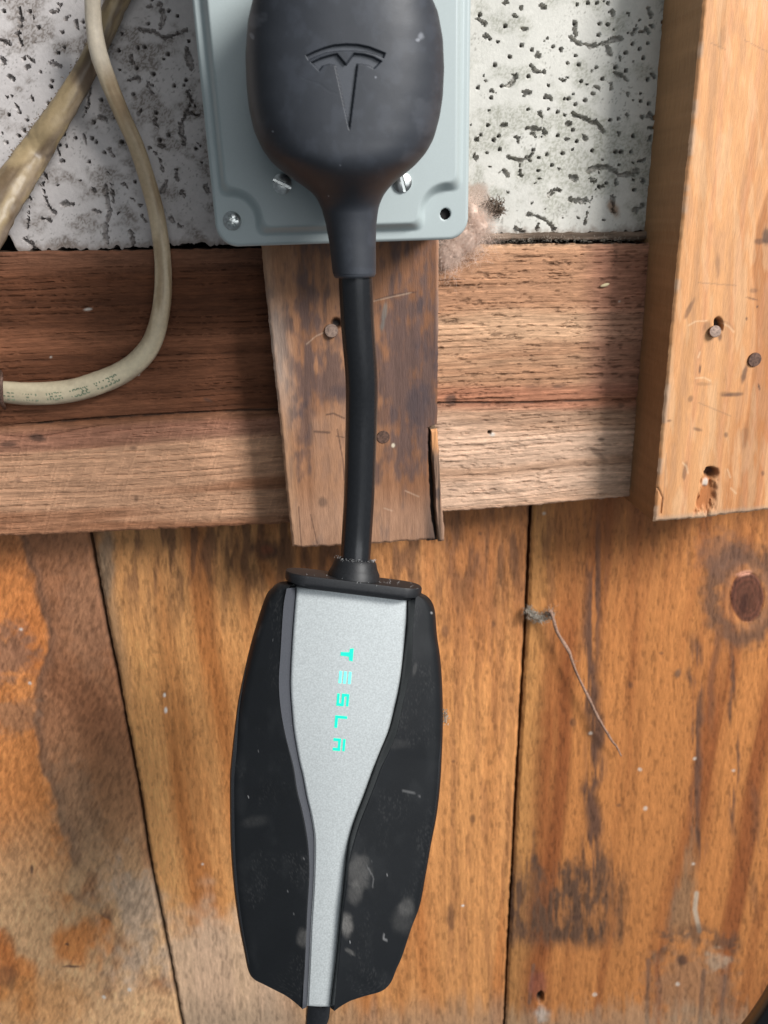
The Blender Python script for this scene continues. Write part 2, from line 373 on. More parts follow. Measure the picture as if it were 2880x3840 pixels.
def paint_right(X, Z, U, V):
    kp = P(2802, 2240, DP)
    kn = [(kp[2], kp[0], .022, .013, .016), (P(2560, 3600, DP)[2], P(2560, 3600, DP)[0], .02, .02, .012)]
    g, ring, broad, dash = grains(None, Z, X, 37, kn)
    col = mix((.28, .088, .026), (.51, .200, .060), ss(.28, .62, broad))
    edge = U-np.interp(V, [1930, 2820, 3840], [1990, 1945, 1893])
    col = mix(col, (.52, .27, .09), .5*ss(115, 30, edge+30*(fbm(U*0, V/50, 7, 3)-.5)))
    st = fbm(U/17, V/170, 73, 4)
    for (uu, ww, v0, v1, am, sd) in ((2225, 55, 1900, 3400, .8, 1), (2620, 34, 2350, 3300, .75, 2), (2750, 20, 2400, 3200, .7, 3), (2680, 25, 2300, 2800, .4, 4), (2830, 30, 2900, 3500, .35, 5), (2060, 30, 1900, 2500, .3, 6)):
        wob = (fbm(U*0+sd*7, V/110, 8+sd, 3)-.5)*60
        mk = ss(ww, ww*.15, np.abs(U-uu-wob))*ss(v0, v0+90, V)*ss(v1, v1-150, V)
        col = mix(col, (.12, .058, .036), min(am*1.2, 1)*mk*ss(.34, .55, st))
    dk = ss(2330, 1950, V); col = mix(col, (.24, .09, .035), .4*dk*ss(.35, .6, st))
    # purple-brown stain
    sv = .45*(fbm(U/26, V/42, 91, 4)-.5)+.75*(fbm(U/22, V/400, 191, 3)-.5)
    sm = ss(3140, 3270, V+sv*420+(U-1900)*-.05)*ss(3580, 3500, V+sv*60)*ss(2400, 2260, U+sv*160)
    col = mix(col, (.12, .062, .036), 1.0*sm*(.45+.55*ss(.34, .60, .5*fbm(U/30, V/45, 95, 4)+.5*fbm(U/12, V/90, 96, 3))))
    tri = ss(-14, 34, (V-3060)*.15-np.abs(U-2600+(V-3060)*.12)+sv*60)*ss(3560, 3440, V)
    col = mix(col, (.24, .155, .09), .7*tri)
    col = mix(col, (.5, .42, .32), .8*ss(13, 4, dpoly(U, V, [(2612, 3350), (2606, 3410), (2622, 3490)])))
    band = ss(58, 6, dpoly(U, V, [(2450, 3570), (2500, 3520), (2600, 3500), (2740, 3540)])+(sv*60))
    col = mix(col, (.10, .06, .04), .7*band*ss(.30, .55, fbm(U/30, V/30, 301, 3)))
    col = mix(col, (.22, .15, .10), .5*ell(U, V, 2600, 3700, 190, 180, 0, .4, 8)); col = mix(col, (.48, .36, .25), .55*ell(U, V, 2690, 3600, 50, 45, 0, .5, 8))
    col = mix(col, DKB, .85*ell(U, V, 2558, 3600, 26, 26, 0, .2, 4))
    for pl, wd in (([(2430, 3600), (2425, 3840)], 14), ([(2640, 3640), (2625, 3840)], 12), ([(2720, 3660), (2700, 3840)], 12), ([(2000, 3620), (1985, 3760)], 10)):
        col = mix(col, (.16, .09, .06), .7*ss(wd, 3, dpoly(U, V, pl)+sv*14))
    col = mix(col, (.26, .08, .05), .7*ell(U, V, 2015, 3690, 38, 66, 0, .25, 8)); col = mix(col, (.5, .45, .40), .75*ell(U, V, 2030, 3800, 34, 40, 0, .5, 8))
    hole = ell(U, V, 2026, 3742, 14, 24, 10, .2, 2); col = mix(col, (.01, .008, .006), hole)
    col = mix(col, (.36, .27, .18), .5*ss(3740, 3840, V+sv*160))
    # knot
    kr = np.hypot((U-2802)/62, (V-2240)/92)+.12*(fbm(U/30, V/30, 12, 3)-.5)
    halo = np.hypot((U-2790)/150, (V-2235)/185)+.5*(fbm(U/30, V/35, 14, 4)-.5)
    col = mix(col, (.13, .07, .045), .85*ss(1.25, .8, halo)*ss(.40, .75, halo))
    col = mix(col, (.17, .09, .06), .6*ell(U, V, 2700, 2080, 110, 110, 0, .4, 9))
    col = mix(col, (.46, .21, .10), .3*ss(1.6, 1.2, kr)*ss(1.0, 1.15, kr))
    kring = .5+.5*np.sin(kr*26+3*fbm(U/30, V/30, 33, 2)); col = mix(col, mix((.075, .028, .020), (.14, .048, .032), kring*ss(0, 1, kr)), .92*ss(1.10, .92, kr)); col = mix(col, (.04, .014, .01), .7*ell(U, V, 2790, 2262, 16, 44, 12, .5, 3))
    col = mix(col, (.18, .08, .04), .30*ss(1.1, 1.3, kr)*ss(3.2, 1.2, kr)*(.5+.5*np.sin(kr*17+4*fbm(U/60, V/60, 34, 2))))
    col = mix(col, (.62, .30, .20), .8*ell(U, V, 2790, 2150, 40, 12, -10, .2, 3))
    col = mix(col, (.14, .08, .05), .8*ell(U, V, 2542, 2525, 14, 22, 25, .2, 3))
    for (u, v, a1, b1) in ((2150, 2710, 16, 20), (2208, 2752, 12, 10), (2160, 3440, 20, 14), (2320, 3020, 12, 8), (2480, 2450, 10, 8), (2365, 2570, 14, 18)):
        col = mix(col, DKB, .55*ell(U, V, u, v, a1, b1, 0, .3, 3))
    col = col*(.80+.40*ring[..., None])
    chips = .7*fbm(U/7, V/24, 65, 3)+.3*fbm(U/11, V/90, 165, 3)
    col = mix(col, col*.5, .58*ss(.57, .68, chips)); col = mix(col, np.minimum(col*1.25, .9), .4*ss(.43, .32, chips))
    for (u, v) in ((2215, 2750), (2400, 2885), (2605, 2845), (2750, 2890), (2040, 1925), (2540, 3690), (2230, 3730), (2600, 3240), (2420, 3030)):
        col = mix(col, (.7, .6, .5), .7*ell(U, V, u, v, 10, 9, 0, .5, 3))
    h = (ring-.5)*.0005-(chips-.5)*.0009-hole*.006-.0006*ss(1.1, .9, np.abs(kr-1)*6+.9)
    return col, h
GAP = .0011
plank(lambda z: z*0+xl, lambda z: seam(SEAM1)(z)-GAP, paint_left)
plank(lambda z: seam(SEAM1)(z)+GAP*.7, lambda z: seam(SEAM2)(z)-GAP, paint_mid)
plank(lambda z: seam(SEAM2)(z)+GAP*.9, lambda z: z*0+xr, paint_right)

# ------------------------------------------------------------------ foam board
def build_foam():
    D = .402; st = .00055
    x = np.arange(P(-1000, 500, D)[0], P(3400, 500, D)[0], st)
    z0, z1 = P(1200, 1010, D)[2], P(1200, -420, D)[2]
    z = np.arange(z0, z1, st)
    X, Z = np.meshgrid(x, z); Y = np.full_like(X, D); U, V = proj(X, Y, Z)
    # ragged lower edge
    low = np.interp(x, [P(u, 900, D)[0] for u in (0, 40, 60, 300, 500, 700, 900, 1700, 1800, 2500)],
                    [P(u, v, D)[2] for u, v in ((0, 860), (20, 880), (60, 940), (300, 936), (500, 922), (700, 915), (900, 915), (1700, 905), (1800, 880), (2500, 872))])
    low = low+(fbm(x*400, x*0, 3, 3)-.5)*.004
    t = np.linspace(0, 1, len(z))[:, None]; Z = low[None, :]*(1-t)+z1*t
    U, V = proj(X, Y, Z)
    wob = (fbm(U/9, V/9, 3, 3)-.5)
    h = (fbm(X*35, Z*18, 9, 3)-.5)*.0022
    depth = np.zeros_like(X); dirt = np.zeros_like(X); rim = np.zeros_like(X)
    # pinholes; the dirt mask also carries their painted shade
    pts = []
    rr = np.random.default_rng(21)
    hand = [(12,40),(142,102),(110,42),(310,80),(232,120),(240,178),(218,198),(88,218),(195,304),(190,325),(180,387),(30,430),(100,450),(90,490),(24,535),(70,508),(516,178),(542,175),(445,190),(410,165),(512,255),(575,278),(500,353),(653,321),(697,300),(585,423),(380,375),(352,459),(282,517),(344,518),(360,533),(456,532),(238,504),(248,548),(238,603),(333,608),(391,571),(404,648),(507,683),(217,698),(178,848),(75,758),(365,825),(295,905),(463,888),(685,792),(716,697),(597,632),(633,508),(600,526),(735,557),(664,58),(632,40),(707,154),(629,203),(555,88),(446,802),(335,866),
            (1800,55),(1895,98),(1838,145),(1955,170),(1995,186),(1912,212),(1857,243),(2057,320),(2130,236),(2160,208),(2045,366),(1793,327),(1882,322),(1843,366),(1982,286),(2075,175),(2105,182),(2160,85),(2205,10),(2240,10),(2280,12),(2165,17),(2250,88),(2280,92),(2246,130),(2118,370),(2133,370),(2195,376),(2158,392),(2171,241),(2182,304),(2260,295),(2308,252),(2348,264),(2347,198),(2373,165),(2398,183),(2413,218),(2430,163),(2483,82),(2430,298),(2468,383),(2498,197),(2512,132),(2403,380),(2433,388),(1830,470),(1870,510),(1852,525),(1980,410),(2091,420),(2119,432),(2092,508),(2148,487),(2163,530),(2290,450),(2320,446),(2375,510),(1826,575),(1875,560),(1837,628),(1875,650),(1903,726),(2000,562),(2020,593),(2018,643),(2050,580),(2069,620),(2022,675),(2008,693),(2110,575),(2100,640),(2012,730),(1997,768),(1950,757),(2048,788),(2110,823),(2168,821),(2235,818),(2265,829),(2296,829),(2328,827),(2248,702),(2275,687),(2380,713),(2330,570),(2366,570),(2222,565),(2310,570)]
    for _ in range(300):
        pts.append((rr.uniform(-900, 2600), rr.uniform(-380, 930), rr.uniform(2.0, 5.0)))
    pts = [p for p in pts if all(abs(p[0]-a)+abs(p[1]-b) > 26 for a, b in hand)]
    pts += [(a, b, rr.uniform(5.2, 7.4)) for a, b in hand]
    def local(u, v, r):
        p = P(u, v, D); c = int((p[0]-x[0])/st); q = int((p[2]-z0)/st); k = int(r*.00017/st)+4
        return slice(max(q-k-12, 0), max(q+k+12, 0)), slice(max(c-k, 0), max(c+k, 0))
    for (u, v, r) in pts:
        sl = local(u, v, r*2.2)
        if U[sl].size == 0: continue
        d = np.hypot(U[sl]-u, V[sl]-v)+wob[sl]*3
        mk = ss(r*1.25, r*.55, d); depth[sl] = np.maximum(depth[sl], mk*.0035); dirt[sl] = np.maximum(dirt[sl], mk)
    # gouges and cracks
    G = []
    G += [([(70, 30), (75, 90), (62, 130), (78, 170)], 7), ([(225, 20), (215, 40), (195, 45)], 8), ([(100, 210), (130, 235), (150, 270)], 6), ([(190, 235), (225, 245)], 9), ([(245, 70), (258, 60)], 9), ([(285, 70), (285, 100)], 7),
          ([(335, 305), (335, 350), (328, 400), (315, 435)], 7), ([(115, 355), (122, 375)], 4), ([(64, 398), (70, 425)], 5), ([(375, 440), (398, 448)], 10), ([(490, 200), (500, 235)], 7), ([(485, 300), (520, 290), (525, 300)], 7), ([(555, 310), (570, 350)], 7),
          ([(600, 15), (612, 60), (600, 110)], 9), ([(530, 110), (580, 120), (610, 140), (660, 130), (700, 110)], 8), ([(550, 25), (565, 25)], 6), ([(700, 190), (715, 250)], 13), ([(700, 330), (718, 380), (695, 430), (675, 480), (695, 540)], 9), ([(700, 425), (745, 432)], 5), ([(520, 430), (530, 410)], 6), ([(580, 450), (590, 470)], 6),
          ([(315, 510), (322, 535)], 6), ([(410, 560), (430, 590)], 7), ([(210, 540), (222, 590)], 5), ([(155, 630), (175, 670), (160, 690)], 8), ([(100, 725), (115, 750)], 7), ([(163, 715), (180, 770), (205, 800)], 5), ([(232, 765), (275, 765)], 10), ([(392, 700), (400, 745), (410, 800), (395, 860), (400, 910)], 8), ([(345, 715), (355, 715)], 9), ([(350, 790), (372, 795)], 8), ([(495, 745), (525, 770)], 7), ([(605, 720), (625, 680)], 9), ([(600, 545), (620, 550)], 9), ([(660, 640), (665, 670)], 8), ([(680, 720), (690, 735)], 7), ([(640, 820), (680, 850)], 6), ([(160, 820), (190, 830)], 6), ([(230, 600), (226, 606)], 8), ([(490, 870), (500, 910)], 10), ([(100, 900), (130, 930)], 12), ([(12, 880), (30, 930)], 14), ([(110, 780), (105, 860)], 3), ([(460, 690), (478, 700)], 7), ([(770, 700), (780, 720)], 9), ([(10, 150), (30, 165)], 9), ([(0, 215), (15, 235)], 10), ([(95, 255), (105, 250)], 9), ([(30, 285), (48, 295)], 6), ([(590, 380), (580, 400)], 3), ([(560, 550), (600, 590), (610, 640)], 2.5), ([(420, 690), (425, 760)], 2.5), ([(530, 800), (545, 830)], 4)]
    G += [([(1795, 72), (1818, 88)], 10), ([(2145, 142), (2170, 160), (2220, 172), (2265, 165), (2300, 148), (2330, 145)], 9), ([(2275, 165), (2288, 205)], 6), ([(2155, 85), (2160, 130)], 8), ([(2405, 120), (2420, 110), (2432, 122)], 6), ([(2380, 110), (2372, 130)], 7), ([(2300, 45), (2302, 55)], 9), ([(2355, 50), (2360, 55)], 7), ([(2432, 30), (2438, 50)], 8), ([(2440, 95), (2443, 100)], 4), ([(2025, 20), (2045, 30)], 7), ([(1960, 105), (1972, 108)], 9), ([(1820, 130), (1824, 135)], 9), ([(1890, 10), (1900, 5)], 8), ([(1950, 25), (1952, 35)], 7), ([(2000, 255), (2015, 270), (2040, 270)], 8), ([(1900, 325), (1920, 310), (1935, 285)], 9), ([(2100, 295), (2115, 303), (2135, 285)], 6), ([(1815, 285), (1820, 300)], 6), ([(2220, 265), (2235, 255)], 9), ([(2310, 275), (2335, 285), (2350, 300)], 9), ([(2325, 215), (2328, 230)], 5), ([(2445, 275), (2452, 290)], 6), ([(2485, 255), (2492, 270)], 6), ([(2295, 315), (2290, 330)], 5), ([(2238, 325), (2242, 330)], 9), ([(2220, 340), (2222, 350)], 6), ([(1965, 345), (1985, 345)], 9), ([(2050, 355), (2065, 372)], 6), ([(2100, 180), (2106, 188)], 6), ([(1838, 340), (1850, 342)], 6), ([(2353, 350), (2355, 360)], 5), ([(2015, 205), (2025, 210)], 8), ([(2045, 148), (2055, 145)], 6),
          ([(2150, 428), (2190, 440), (2210, 455), (2240, 462), (2265, 495)], 9), ([(1980, 480), (2010, 480), (2045, 495)], 9), ([(2000, 500), (2005, 510)], 9), ([(2410, 440), (2440, 430), (2480, 450)], 10), ([(2420, 480), (2450, 480)], 5), ([(1905, 590), (1950, 600), (1985, 590), (2000, 570)], 6), ([(1985, 600), (1990, 610)], 6), ([(1950, 625), (1955, 660)], 6), ([(1890, 640), (1905, 660)], 9), ([(2210, 640), (2240, 625), (2280, 625), (2320, 655), (2360, 655), (2390, 640)], 13), ([(2310, 660), (2312, 690)], 8), ([(2215, 670), (2228, 685)], 7), ([(2140, 665), (2155, 670)], 11), ([(2060, 730), (2080, 710), (2100, 715)], 6), ([(1980, 805), (2010, 810), (2050, 830), (2075, 860)], 7), ([(2020, 830), (2010, 860)], 5), ([(2140, 745), (2170, 750), (2210, 755)], 11), ([(2300, 740), (2300, 795)], 9), ([(2380, 790), (2400, 780), (2415, 770)], 9), ([(2410, 670), (2415, 685)], 8), ([(1885, 470), (1900, 468)], 9), ([(1935, 510), (1945, 525)], 5), ([(2120, 520), (2125, 528)], 7), ([(2190, 510), (2195, 520)], 8), ([(2130, 462), (2138, 465)], 8), ([(1780, 580), (1790, 600)], 9), ([(1780, 522), (1790, 525)], 6), ([(2440, 515), (2436, 530)], 6), ([(2395, 605), (2415, 600)], 6), ([(2095, 630), (2105, 640)], 6), ([(1930, 860), (1960, 870)], 9), ([(2190, 845), (2260, 600)], 0.1), ([(2430, 850), (2440, 845)], 9), ([(2025, 425), (2035, 440)], 6), ([(2350, 430), (2360, 435)], 5), ([(2320, 498), (2322, 505)], 7), ([(2260, 690), (2265, 700)], 3), ([(1925, 60), (1935, 64)], 3), ([(2440, 720), (2450, 715)], 4)]
    wob2 = (fbm(U/14, V/14, 13, 3)-.5)*20+(fbm(U/5, V/5, 113, 2)-.5)*11
    for pl, r in G:
        d = dpoly(U, V, pl) if len(pl) > 9 else None
        us = [p[0] for p in pl]; vs = [p[1] for p in pl]
        m_ = (U > min(us)-40) & (U < max(us)+40) & (V > min(vs)-40) & (V < max(vs)+40)
        if not m_.any(): continue
        d = dpoly(U[m_], V[m_], pl)+wob2[m_]*.95
        r = r*.72; mk = ss(r*1.12, r*.62, d)
        depth[m_] = np.maximum(depth[m_], mk*.0026*(.7+.6*fbm(U[m_]/12, V[m_]/12, 5, 2)))
        dirt[m_] = np.maximum(dirt[m_], mk*(.30+.45*fbm(U[m_]/10, V[m_]/10, 15, 2))); rim[m_] = np.maximum(rim[m_], 4*mk*(1-mk))
    right = ss(1500, 1760, U)
    base = mix((.55, .515, .50), (.55, .54, .495), right)
    base = base*(.93+.14*fbm(U/60, V/50, 17, 4)[..., None])
    sp = fbm(U/5, V/5, 41, 2)
    mold = ss(.40, .62, fbm(U/110, V/90, 19, 4)-.13+.30*ell(U, V, 2240, 560, 330, 170, 0, .3, 4)+.20*ell(U, V, 2200, 690, 330, 120, 0, .3, 5)+.13*ell(U, V, 1900, 440, 130, 90, 0, .3, 5))*right
    base = mix(base, (.25, .25, .20), mold*(.22+.55*ss(.40, .70, sp)))
    gl = ss(.48, .70, fbm(U/80, V/60, 23, 4)+.10*ell(U, V, 620, 190, 200, 100, 0, .3, 4)+.08*ell(U, V, 60, 60, 140, 200, 0, .3, 4)+.06*ell(U, V, 200, 150, 160, 70, 0, .3, 4))*(1-right)
    base = mix(base, (.20, .17, .15), gl*(.35+.6*ss(.42, .66, sp)))
    base = mix(base, (.28, .17, .10), .8*ell(U, V, 2300, 780, 24, 40, -20, .4, 4))
    base = mix(base, (.35, .22, .16), .6*ell(U, V, 1780, 740, 60, 60, 0, .4, 4))
    base = mix(base, (.05, .04, .035), .85*ell(U, V, 5, 910, 30, 60, 0, .2, 4))
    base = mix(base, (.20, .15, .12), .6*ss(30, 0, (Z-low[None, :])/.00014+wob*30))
    fleck = ss(.80, .86, vn(U/6, V/6, 99))*ss(.5, .7, fbm(U/90, V/90, 98, 3))
    base = mix(base, (.15, .14, .12), .6*fleck)
    base = mix(base, (.20, .17, .15), dirt*.85); base = mix(base, (.03, .026, .024), np.clip(dirt*1.8-1.05, 0, 1)*.9+.16*rim*(dirt > .2))  # pits and gouges: grey dirt plus hole shade painted into the colour
    Gd = np.stack([X, Y+depth-h, Z], -1)
    o = sheet('foam_panel', Gd, .430, M['foam'], None, base)
    tag(o, 'white painted foam panel, pitted with pinholes, gouges and mould, behind the grey box', 'foam board')
build_foam()

# ------------------------------------------------------------------ horizontal board
def quadboard(name, D, thick, topl, botl, leftl, rightl, step, paint, mat, label, cat, sidecol=None, orient='z', parent=None, rag=.0006):
    zt = np.array([P(u, v, D) for u, v in topl]); zb = np.array([P(u, v, D) for u, v in botl])
    xL = np.array(sorted([tuple(P(u, v, D)) for u, v in leftl], key=lambda p: p[2])); xR = np.array(sorted([tuple(P(u, v, D)) for u, v in rightl], key=lambda p: p[2]))
    w_ = xR[:, 0].max()-xL[:, 0].min(); hgt = zt[:, 2].max()-zb[:, 2].min()
    nx, nz = int(w_/step), int(hgt/step)
    s, t = np.meshgrid(np.linspace(0, 1, nx), np.linspace(0, 1, nz))
    Z = zb[:, 2].mean()*(1-t)+zt[:, 2].mean()*t
    for _ in range(3):
        l = np.interp(Z, xL[:, 2], xL[:, 0]); r = np.interp(Z, xR[:, 2], xR[:, 0]); X = l*(1-s)+r*s
        a_ = np.interp(X, zb[:, 0], zb[:, 2])+(fbm(X*350, X*0, 31, 3)-.5)*rag*2; b_ = np.interp(X, zt[:, 0], zt[:, 2])+(fbm(X*350, X*0, 33, 3)-.5)*rag*2
        Z = a_*(1-t)+b_*t
    X = X+(fbm(Z*350, Z*0, 35, 3)-.5)*rag*(ss(.03, 0, s)+ss(.97, 1, s))
    Y = np.full_like(X, D); U, V = proj(X, Y, Z)
    col, h = paint(X, Z, U, V)
    ed = np.minimum(np.minimum(s*w_, (1-s)*w_), np.minimum(t*hgt, (1-t)*hgt))
    h = h-.0011*ss(.0018, 0, ed)**2
    o = sheet(name, np.stack([X, Y-h, Z], -1), D+thick, mat, parent, col, sidecol)
    if parent is None: tag(o, label, cat)
    return o
def paint_board(X, Z, U, V):
    w = (fbm(X*12, Z*40, 3, 3)-.5)*.004
    k1 = P(140, 1640, DB)
    w = w+.006*np.exp(-((X-k1[0])/.03)**2-((Z-k1[2])/.006)**2)
    g = Z+w+.012*X*0
    ring = fbm(X*5, g*520, 5, 3); broad = fbm(X*6, g*75, 6, 4)
    right = ss(1300, 1700, U)
    crack = np.interp(U, [0, 380, 700, 1050, 1650, 2000, 2400], [1600, 1568, 1548, 1535, 1512, 1510, 1495])
    below = ss(-25, 25, V-crack+(broad-.5)*60)
    cL = mix((.130, .048, .022), (.25, .10, .050), ss(.3, .65, broad)); cR = mix((.41, .215, .120), (.56, .34, .205), ss(.3, .65, broad))  # same board throughout; shade on its left half is put into the colour
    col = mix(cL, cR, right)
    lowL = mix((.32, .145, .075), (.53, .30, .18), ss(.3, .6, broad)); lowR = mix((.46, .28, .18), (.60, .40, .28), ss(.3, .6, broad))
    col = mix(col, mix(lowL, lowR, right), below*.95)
    col = mix(col, (.38, .14, .08), .6*ss(60, 20, np.abs(V-1480+(broad-.5)*60))*right)
    col = mix(col, (.30, .13, .085), .7*ss(70, 20, np.abs(V-crack-60+(broad-.5)*90))*(1-right))
    col = mix(col, (.33, .13, .10), .45*ss(2150, 2280, U)*ss(1500, 1450, V))
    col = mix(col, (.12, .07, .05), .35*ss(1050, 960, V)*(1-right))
    lines = np.abs((g*1000/3.1+.25*(fbm(X*20, g*60, 8, 2)-.5)) % 1-.5)*2
    ln = ss(.78, .98, lines)*ss(.35, .6, fbm(X*25, g*160, 44, 3))
    col = mix(col, col*.42, ln*np.where(V < crack, .75, .35))
    chips = .55*fbm(U/24, V/6.5, 66, 3)+.45*fbm(U/110, V/9, 166, 3)
    col = col*(.72+.56*ring[..., None]); col = mix(col, col*.38, .7*ss(.56, .68, chips)*(.35+.65*right)*(1-.55*below)); col = mix(col, np.minimum(col*1.35, .9), .45*ss(.43, .33, chips)*(.5+.5*right))
    saw = ss(.60, .75, fbm((U+.30*V)/7, (V-.3*U)/90, 67, 2))
    col = mix(col, np.minimum(col*1.5, .9), .22*saw*below*(1-right))
    cr = np.abs(V-crack)
    col = mix(col, (.03, .02, .015), .85*ss(5.5, 1.5, cr+2*(chips-.5))*(ss(.35, .5, fbm(U/90, V*0, 12, 3))*.7+.3))
    for (u, v, a1, b1, an, k) in ((140, 1640, 40, 16, 10, .8), (30, 1665, 36, 12, 0, .7), (70, 1800, 20, 14, 20, .5), (1690, 1500, 26, 24, 0, .8), (1700, 1838, 24, 5, 5, .85), (2255, 1648, 16, 8, 0, .7), (1830, 1580, 50, 12, 0, .2), (2090, 1450, 30, 9, 0, .6), (1990, 1450, 30, 6, 0, .5), (2330, 1520, 16, 12, 0, .5), (1860, 1830, 34, 20, 0, .25), (1730, 1810, 26, 16, 0, .25), (780, 1500, 22, 8, 20, .6), (510, 1870, 10, 16, 0, .5), (500, 1680, 16, 10, 0, .6), (2240, 1700, 60, 12, 40, .4)):
        col = mix(col, (.07, .04, .03), k*ell(U, V, u, v, a1, b1, an, .3, 3))
    for (u, v, a1, b1, an) in ((2268, 1069, 17, 6, -12), (2322, 1130, 5, 4, 0), (1846, 1629, 13, 9, 10), (330, 1160, 20, 6, -5), (190, 1340, 5, 5, 0), (520, 1404, 5, 5, 0)):
        col = mix(col, (.80, .72, .55) if v < 1100 else (.62, .58, .52), .8*ell(U, V, u, v, a1, b1, an, .2, 3))
    hole = ell(U, V, 1836, 1622, 8, 8, 0, .1, 3); col = mix(col, (.01, .01, .01), hole)
    h = (ring-.5)*.0009-ln*.0006-.0008*ss(.58, .74, chips)*(.4+.6*right)-.0012*ss(7, 2, cr)-hole*.005+.0012*(1-below)*0+(fbm(X*50, Z*50, 7, 3)-.5)*.0012+saw*below*.0002*(1-right)
    return col, h
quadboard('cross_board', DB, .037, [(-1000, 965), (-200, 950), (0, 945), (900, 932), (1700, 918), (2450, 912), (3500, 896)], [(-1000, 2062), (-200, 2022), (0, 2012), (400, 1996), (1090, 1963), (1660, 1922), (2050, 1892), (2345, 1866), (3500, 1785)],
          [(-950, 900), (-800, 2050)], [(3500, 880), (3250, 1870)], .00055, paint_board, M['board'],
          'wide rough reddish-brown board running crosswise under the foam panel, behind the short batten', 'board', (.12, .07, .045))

# thin ledge strip under the foam on the right
def paint_strip(X, Z, U, V):
    b = fbm(X*40, Z*500, 3, 4); col = mix((.10, .07, .05), (.26, .19, .14), ss(.3, .7, b)); return col, (b-.5)*.001
quadboard('wood_strip', .3995, .02, [(1660, 878), (2500, 866)], [(1660, 903), (2500, 897)], [(1665, 870), (1665, 905)], [(2490, 860), (2480, 905)], .0007, paint_strip, M['board'],
          'thin dusty dark strip of wood between foam panel and cross board', 'wood strip', (.2, .14, .1))

# ------------------------------------------------------------------ middle batten with its split-off splinter
def rootbox(name, label, cat, u, v, D): return root(name, label, cat, P(u, v, D))
bat = rootbox('short_batten', 'short upright grey-brown batten under the grey box, split at its lower right corner', 'batten', 1370, 2040, DM)
def paint_bat(X, Z, U, V):
    g, ring, broad, dash = grains(None, Z, X, 51)
    col = mix((.21, .095, .048), (.37, .185, .098), ss(.3, .65, broad))
    sv = .6*fbm(U/50, V/110, 53, 4)+.4*fbm(U/14, V/50, 153, 3); dirt = ss(.36, .64, sv+.10*ell(U, V, 1560, 1400, 130, 330, 0, .2, 3)+.12*ell(U, V, 1180, 1450, 110, 200, 0, .2, 3)+.08*ell(U, V, 1280, 1350, 100, 200, 0, .3, 4)-.15*ss(1650, 1900, V)-.08*ss(1150, 950, V))
    col = mix(col, (.10, .067, .062), .80*dirt)
    for (u, v, a1, b1, k) in ((1570, 1520, 50, 110, .7), (1600, 1300, 60, 60, .5), (1575, 1150, 14, 40, .6), (1150, 1600, 45, 120, .6), (1640, 1380, 14, 90, .6), (1450, 1560, 60, 50, .5), (1290, 1480, 80, 40, .5)):
        col = mix(col, (.065, .05, .055), k*ell(U, V, u, v, a1, b1, 0, .35, 5))
    col = mix(col, (.50, .24, .11), .55*ell(U, V, 1185, 1370, 10, 40, 0, .3, 3)+.0*U)
    tr = ss(40, 5, np.abs(U-1260-(V-1600)*.05)-70)*ss(1480, 1560, V+(sv-.5)*120)*ss(2100, 1950, V); col = mix(col, (.42, .23, .135), .6*tr)
    e = U-np.interp(V, [925, 2045], [980, 1095])
    col = mix(col, (.46, .36, .29), .55*ss(95, 20, e+30*(sv-.5))*ss(1000, 1250, V)*ss(1700, 1400, V)); col = mix(col, (.52, .30, .17), .55*ss(60, 10, e)*ss(1500, 1620, V))
    col = mix(col, (.44, .28, .18), .5*ss(50, 10, e)*ss(1200, 1000, V))
    col = mix(col, (.46, .29, .20), .4*ss(1800, 1960, V))
    r_ = 1660-U; col = mix(col, (.48, .31, .22), .5*ss(30, 8, r_)*ss(1350, 1200, V))
    for pl, wd in (([(1225, 1555), (1250, 1550), (1290, 1568)], 3), ([(1410, 1125), (1480, 1105), (1560, 1095)], 3), ([(1290, 1640), (1262, 1635)], 2), ([(1265, 1610), (1285, 1720), (1292, 1800)], 2.2), ([(1180, 1618), (1235, 1622)], 4), ([(1165, 1930), (1190, 2040)], 2), ([(1120, 1900), (1130, 2050)], 2)):
        col = mix(col, (.08, .045, .035), .7*ss(wd*1.6, wd*.5, dpoly(U, V, pl)))
    for pl in ([(1150, 1290), (1185, 1260), (1220, 1245)], [(1400, 1130), (1460, 1115), (1540, 1098)], [(1520, 1840), (1570, 1862)], [(1440, 1905), (1470, 1915)]):
        col = mix(col, (.62, .45, .32), .35*ss(4, 1, dpoly(U, V, pl)))
    col = mix(col, (.10, .065, .05), .6*ell(U, V, 1212, 1882, 20, 22, 0, .3, 3)); col = mix(col, (.75, .66, .5), .8*ell(U, V, 1474, 1670, 7, 9, 0, .2, 3))
    col = mix(col, (.16, .20, .19), .4*ell(U, V, 1440, 1180, 10, 60, 8, .4, 3))
    cr = ss(60, 0, 1625-U)*ss(1750, 1950, V); col = mix(col, (.04, .035, .035), .75*cr)  # painted shade, darkening the batten edge beside the split
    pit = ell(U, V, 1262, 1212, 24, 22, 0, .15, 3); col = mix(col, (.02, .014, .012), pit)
    col = col*(.75+.5*ring[..., None])
    h = (ring-.5)*.0003-pit*.003+(fbm(X*40, Z*20, 5, 3)-.5)*.0008
    return col, h
quadboard('board_face', DM, .018, [(960, 640), (1700, 626)], [(1090, 2052), (1150, 2053), (1400, 2040), (1636, 2024)],
          [(950, 620), (980, 925), (1015, 1270), (1055, 1640), (1080, 1900), (1098, 2060)], [(1645, 620), (1647, 1000), (1644, 1300), (1640, 1590), (1606, 1605), (1606, 1700), (1610, 1800), (1616, 1930), (1636, 2040)], .00045, paint_bat, M['batten'], '', '', (.22, .13, .09), parent=bat)
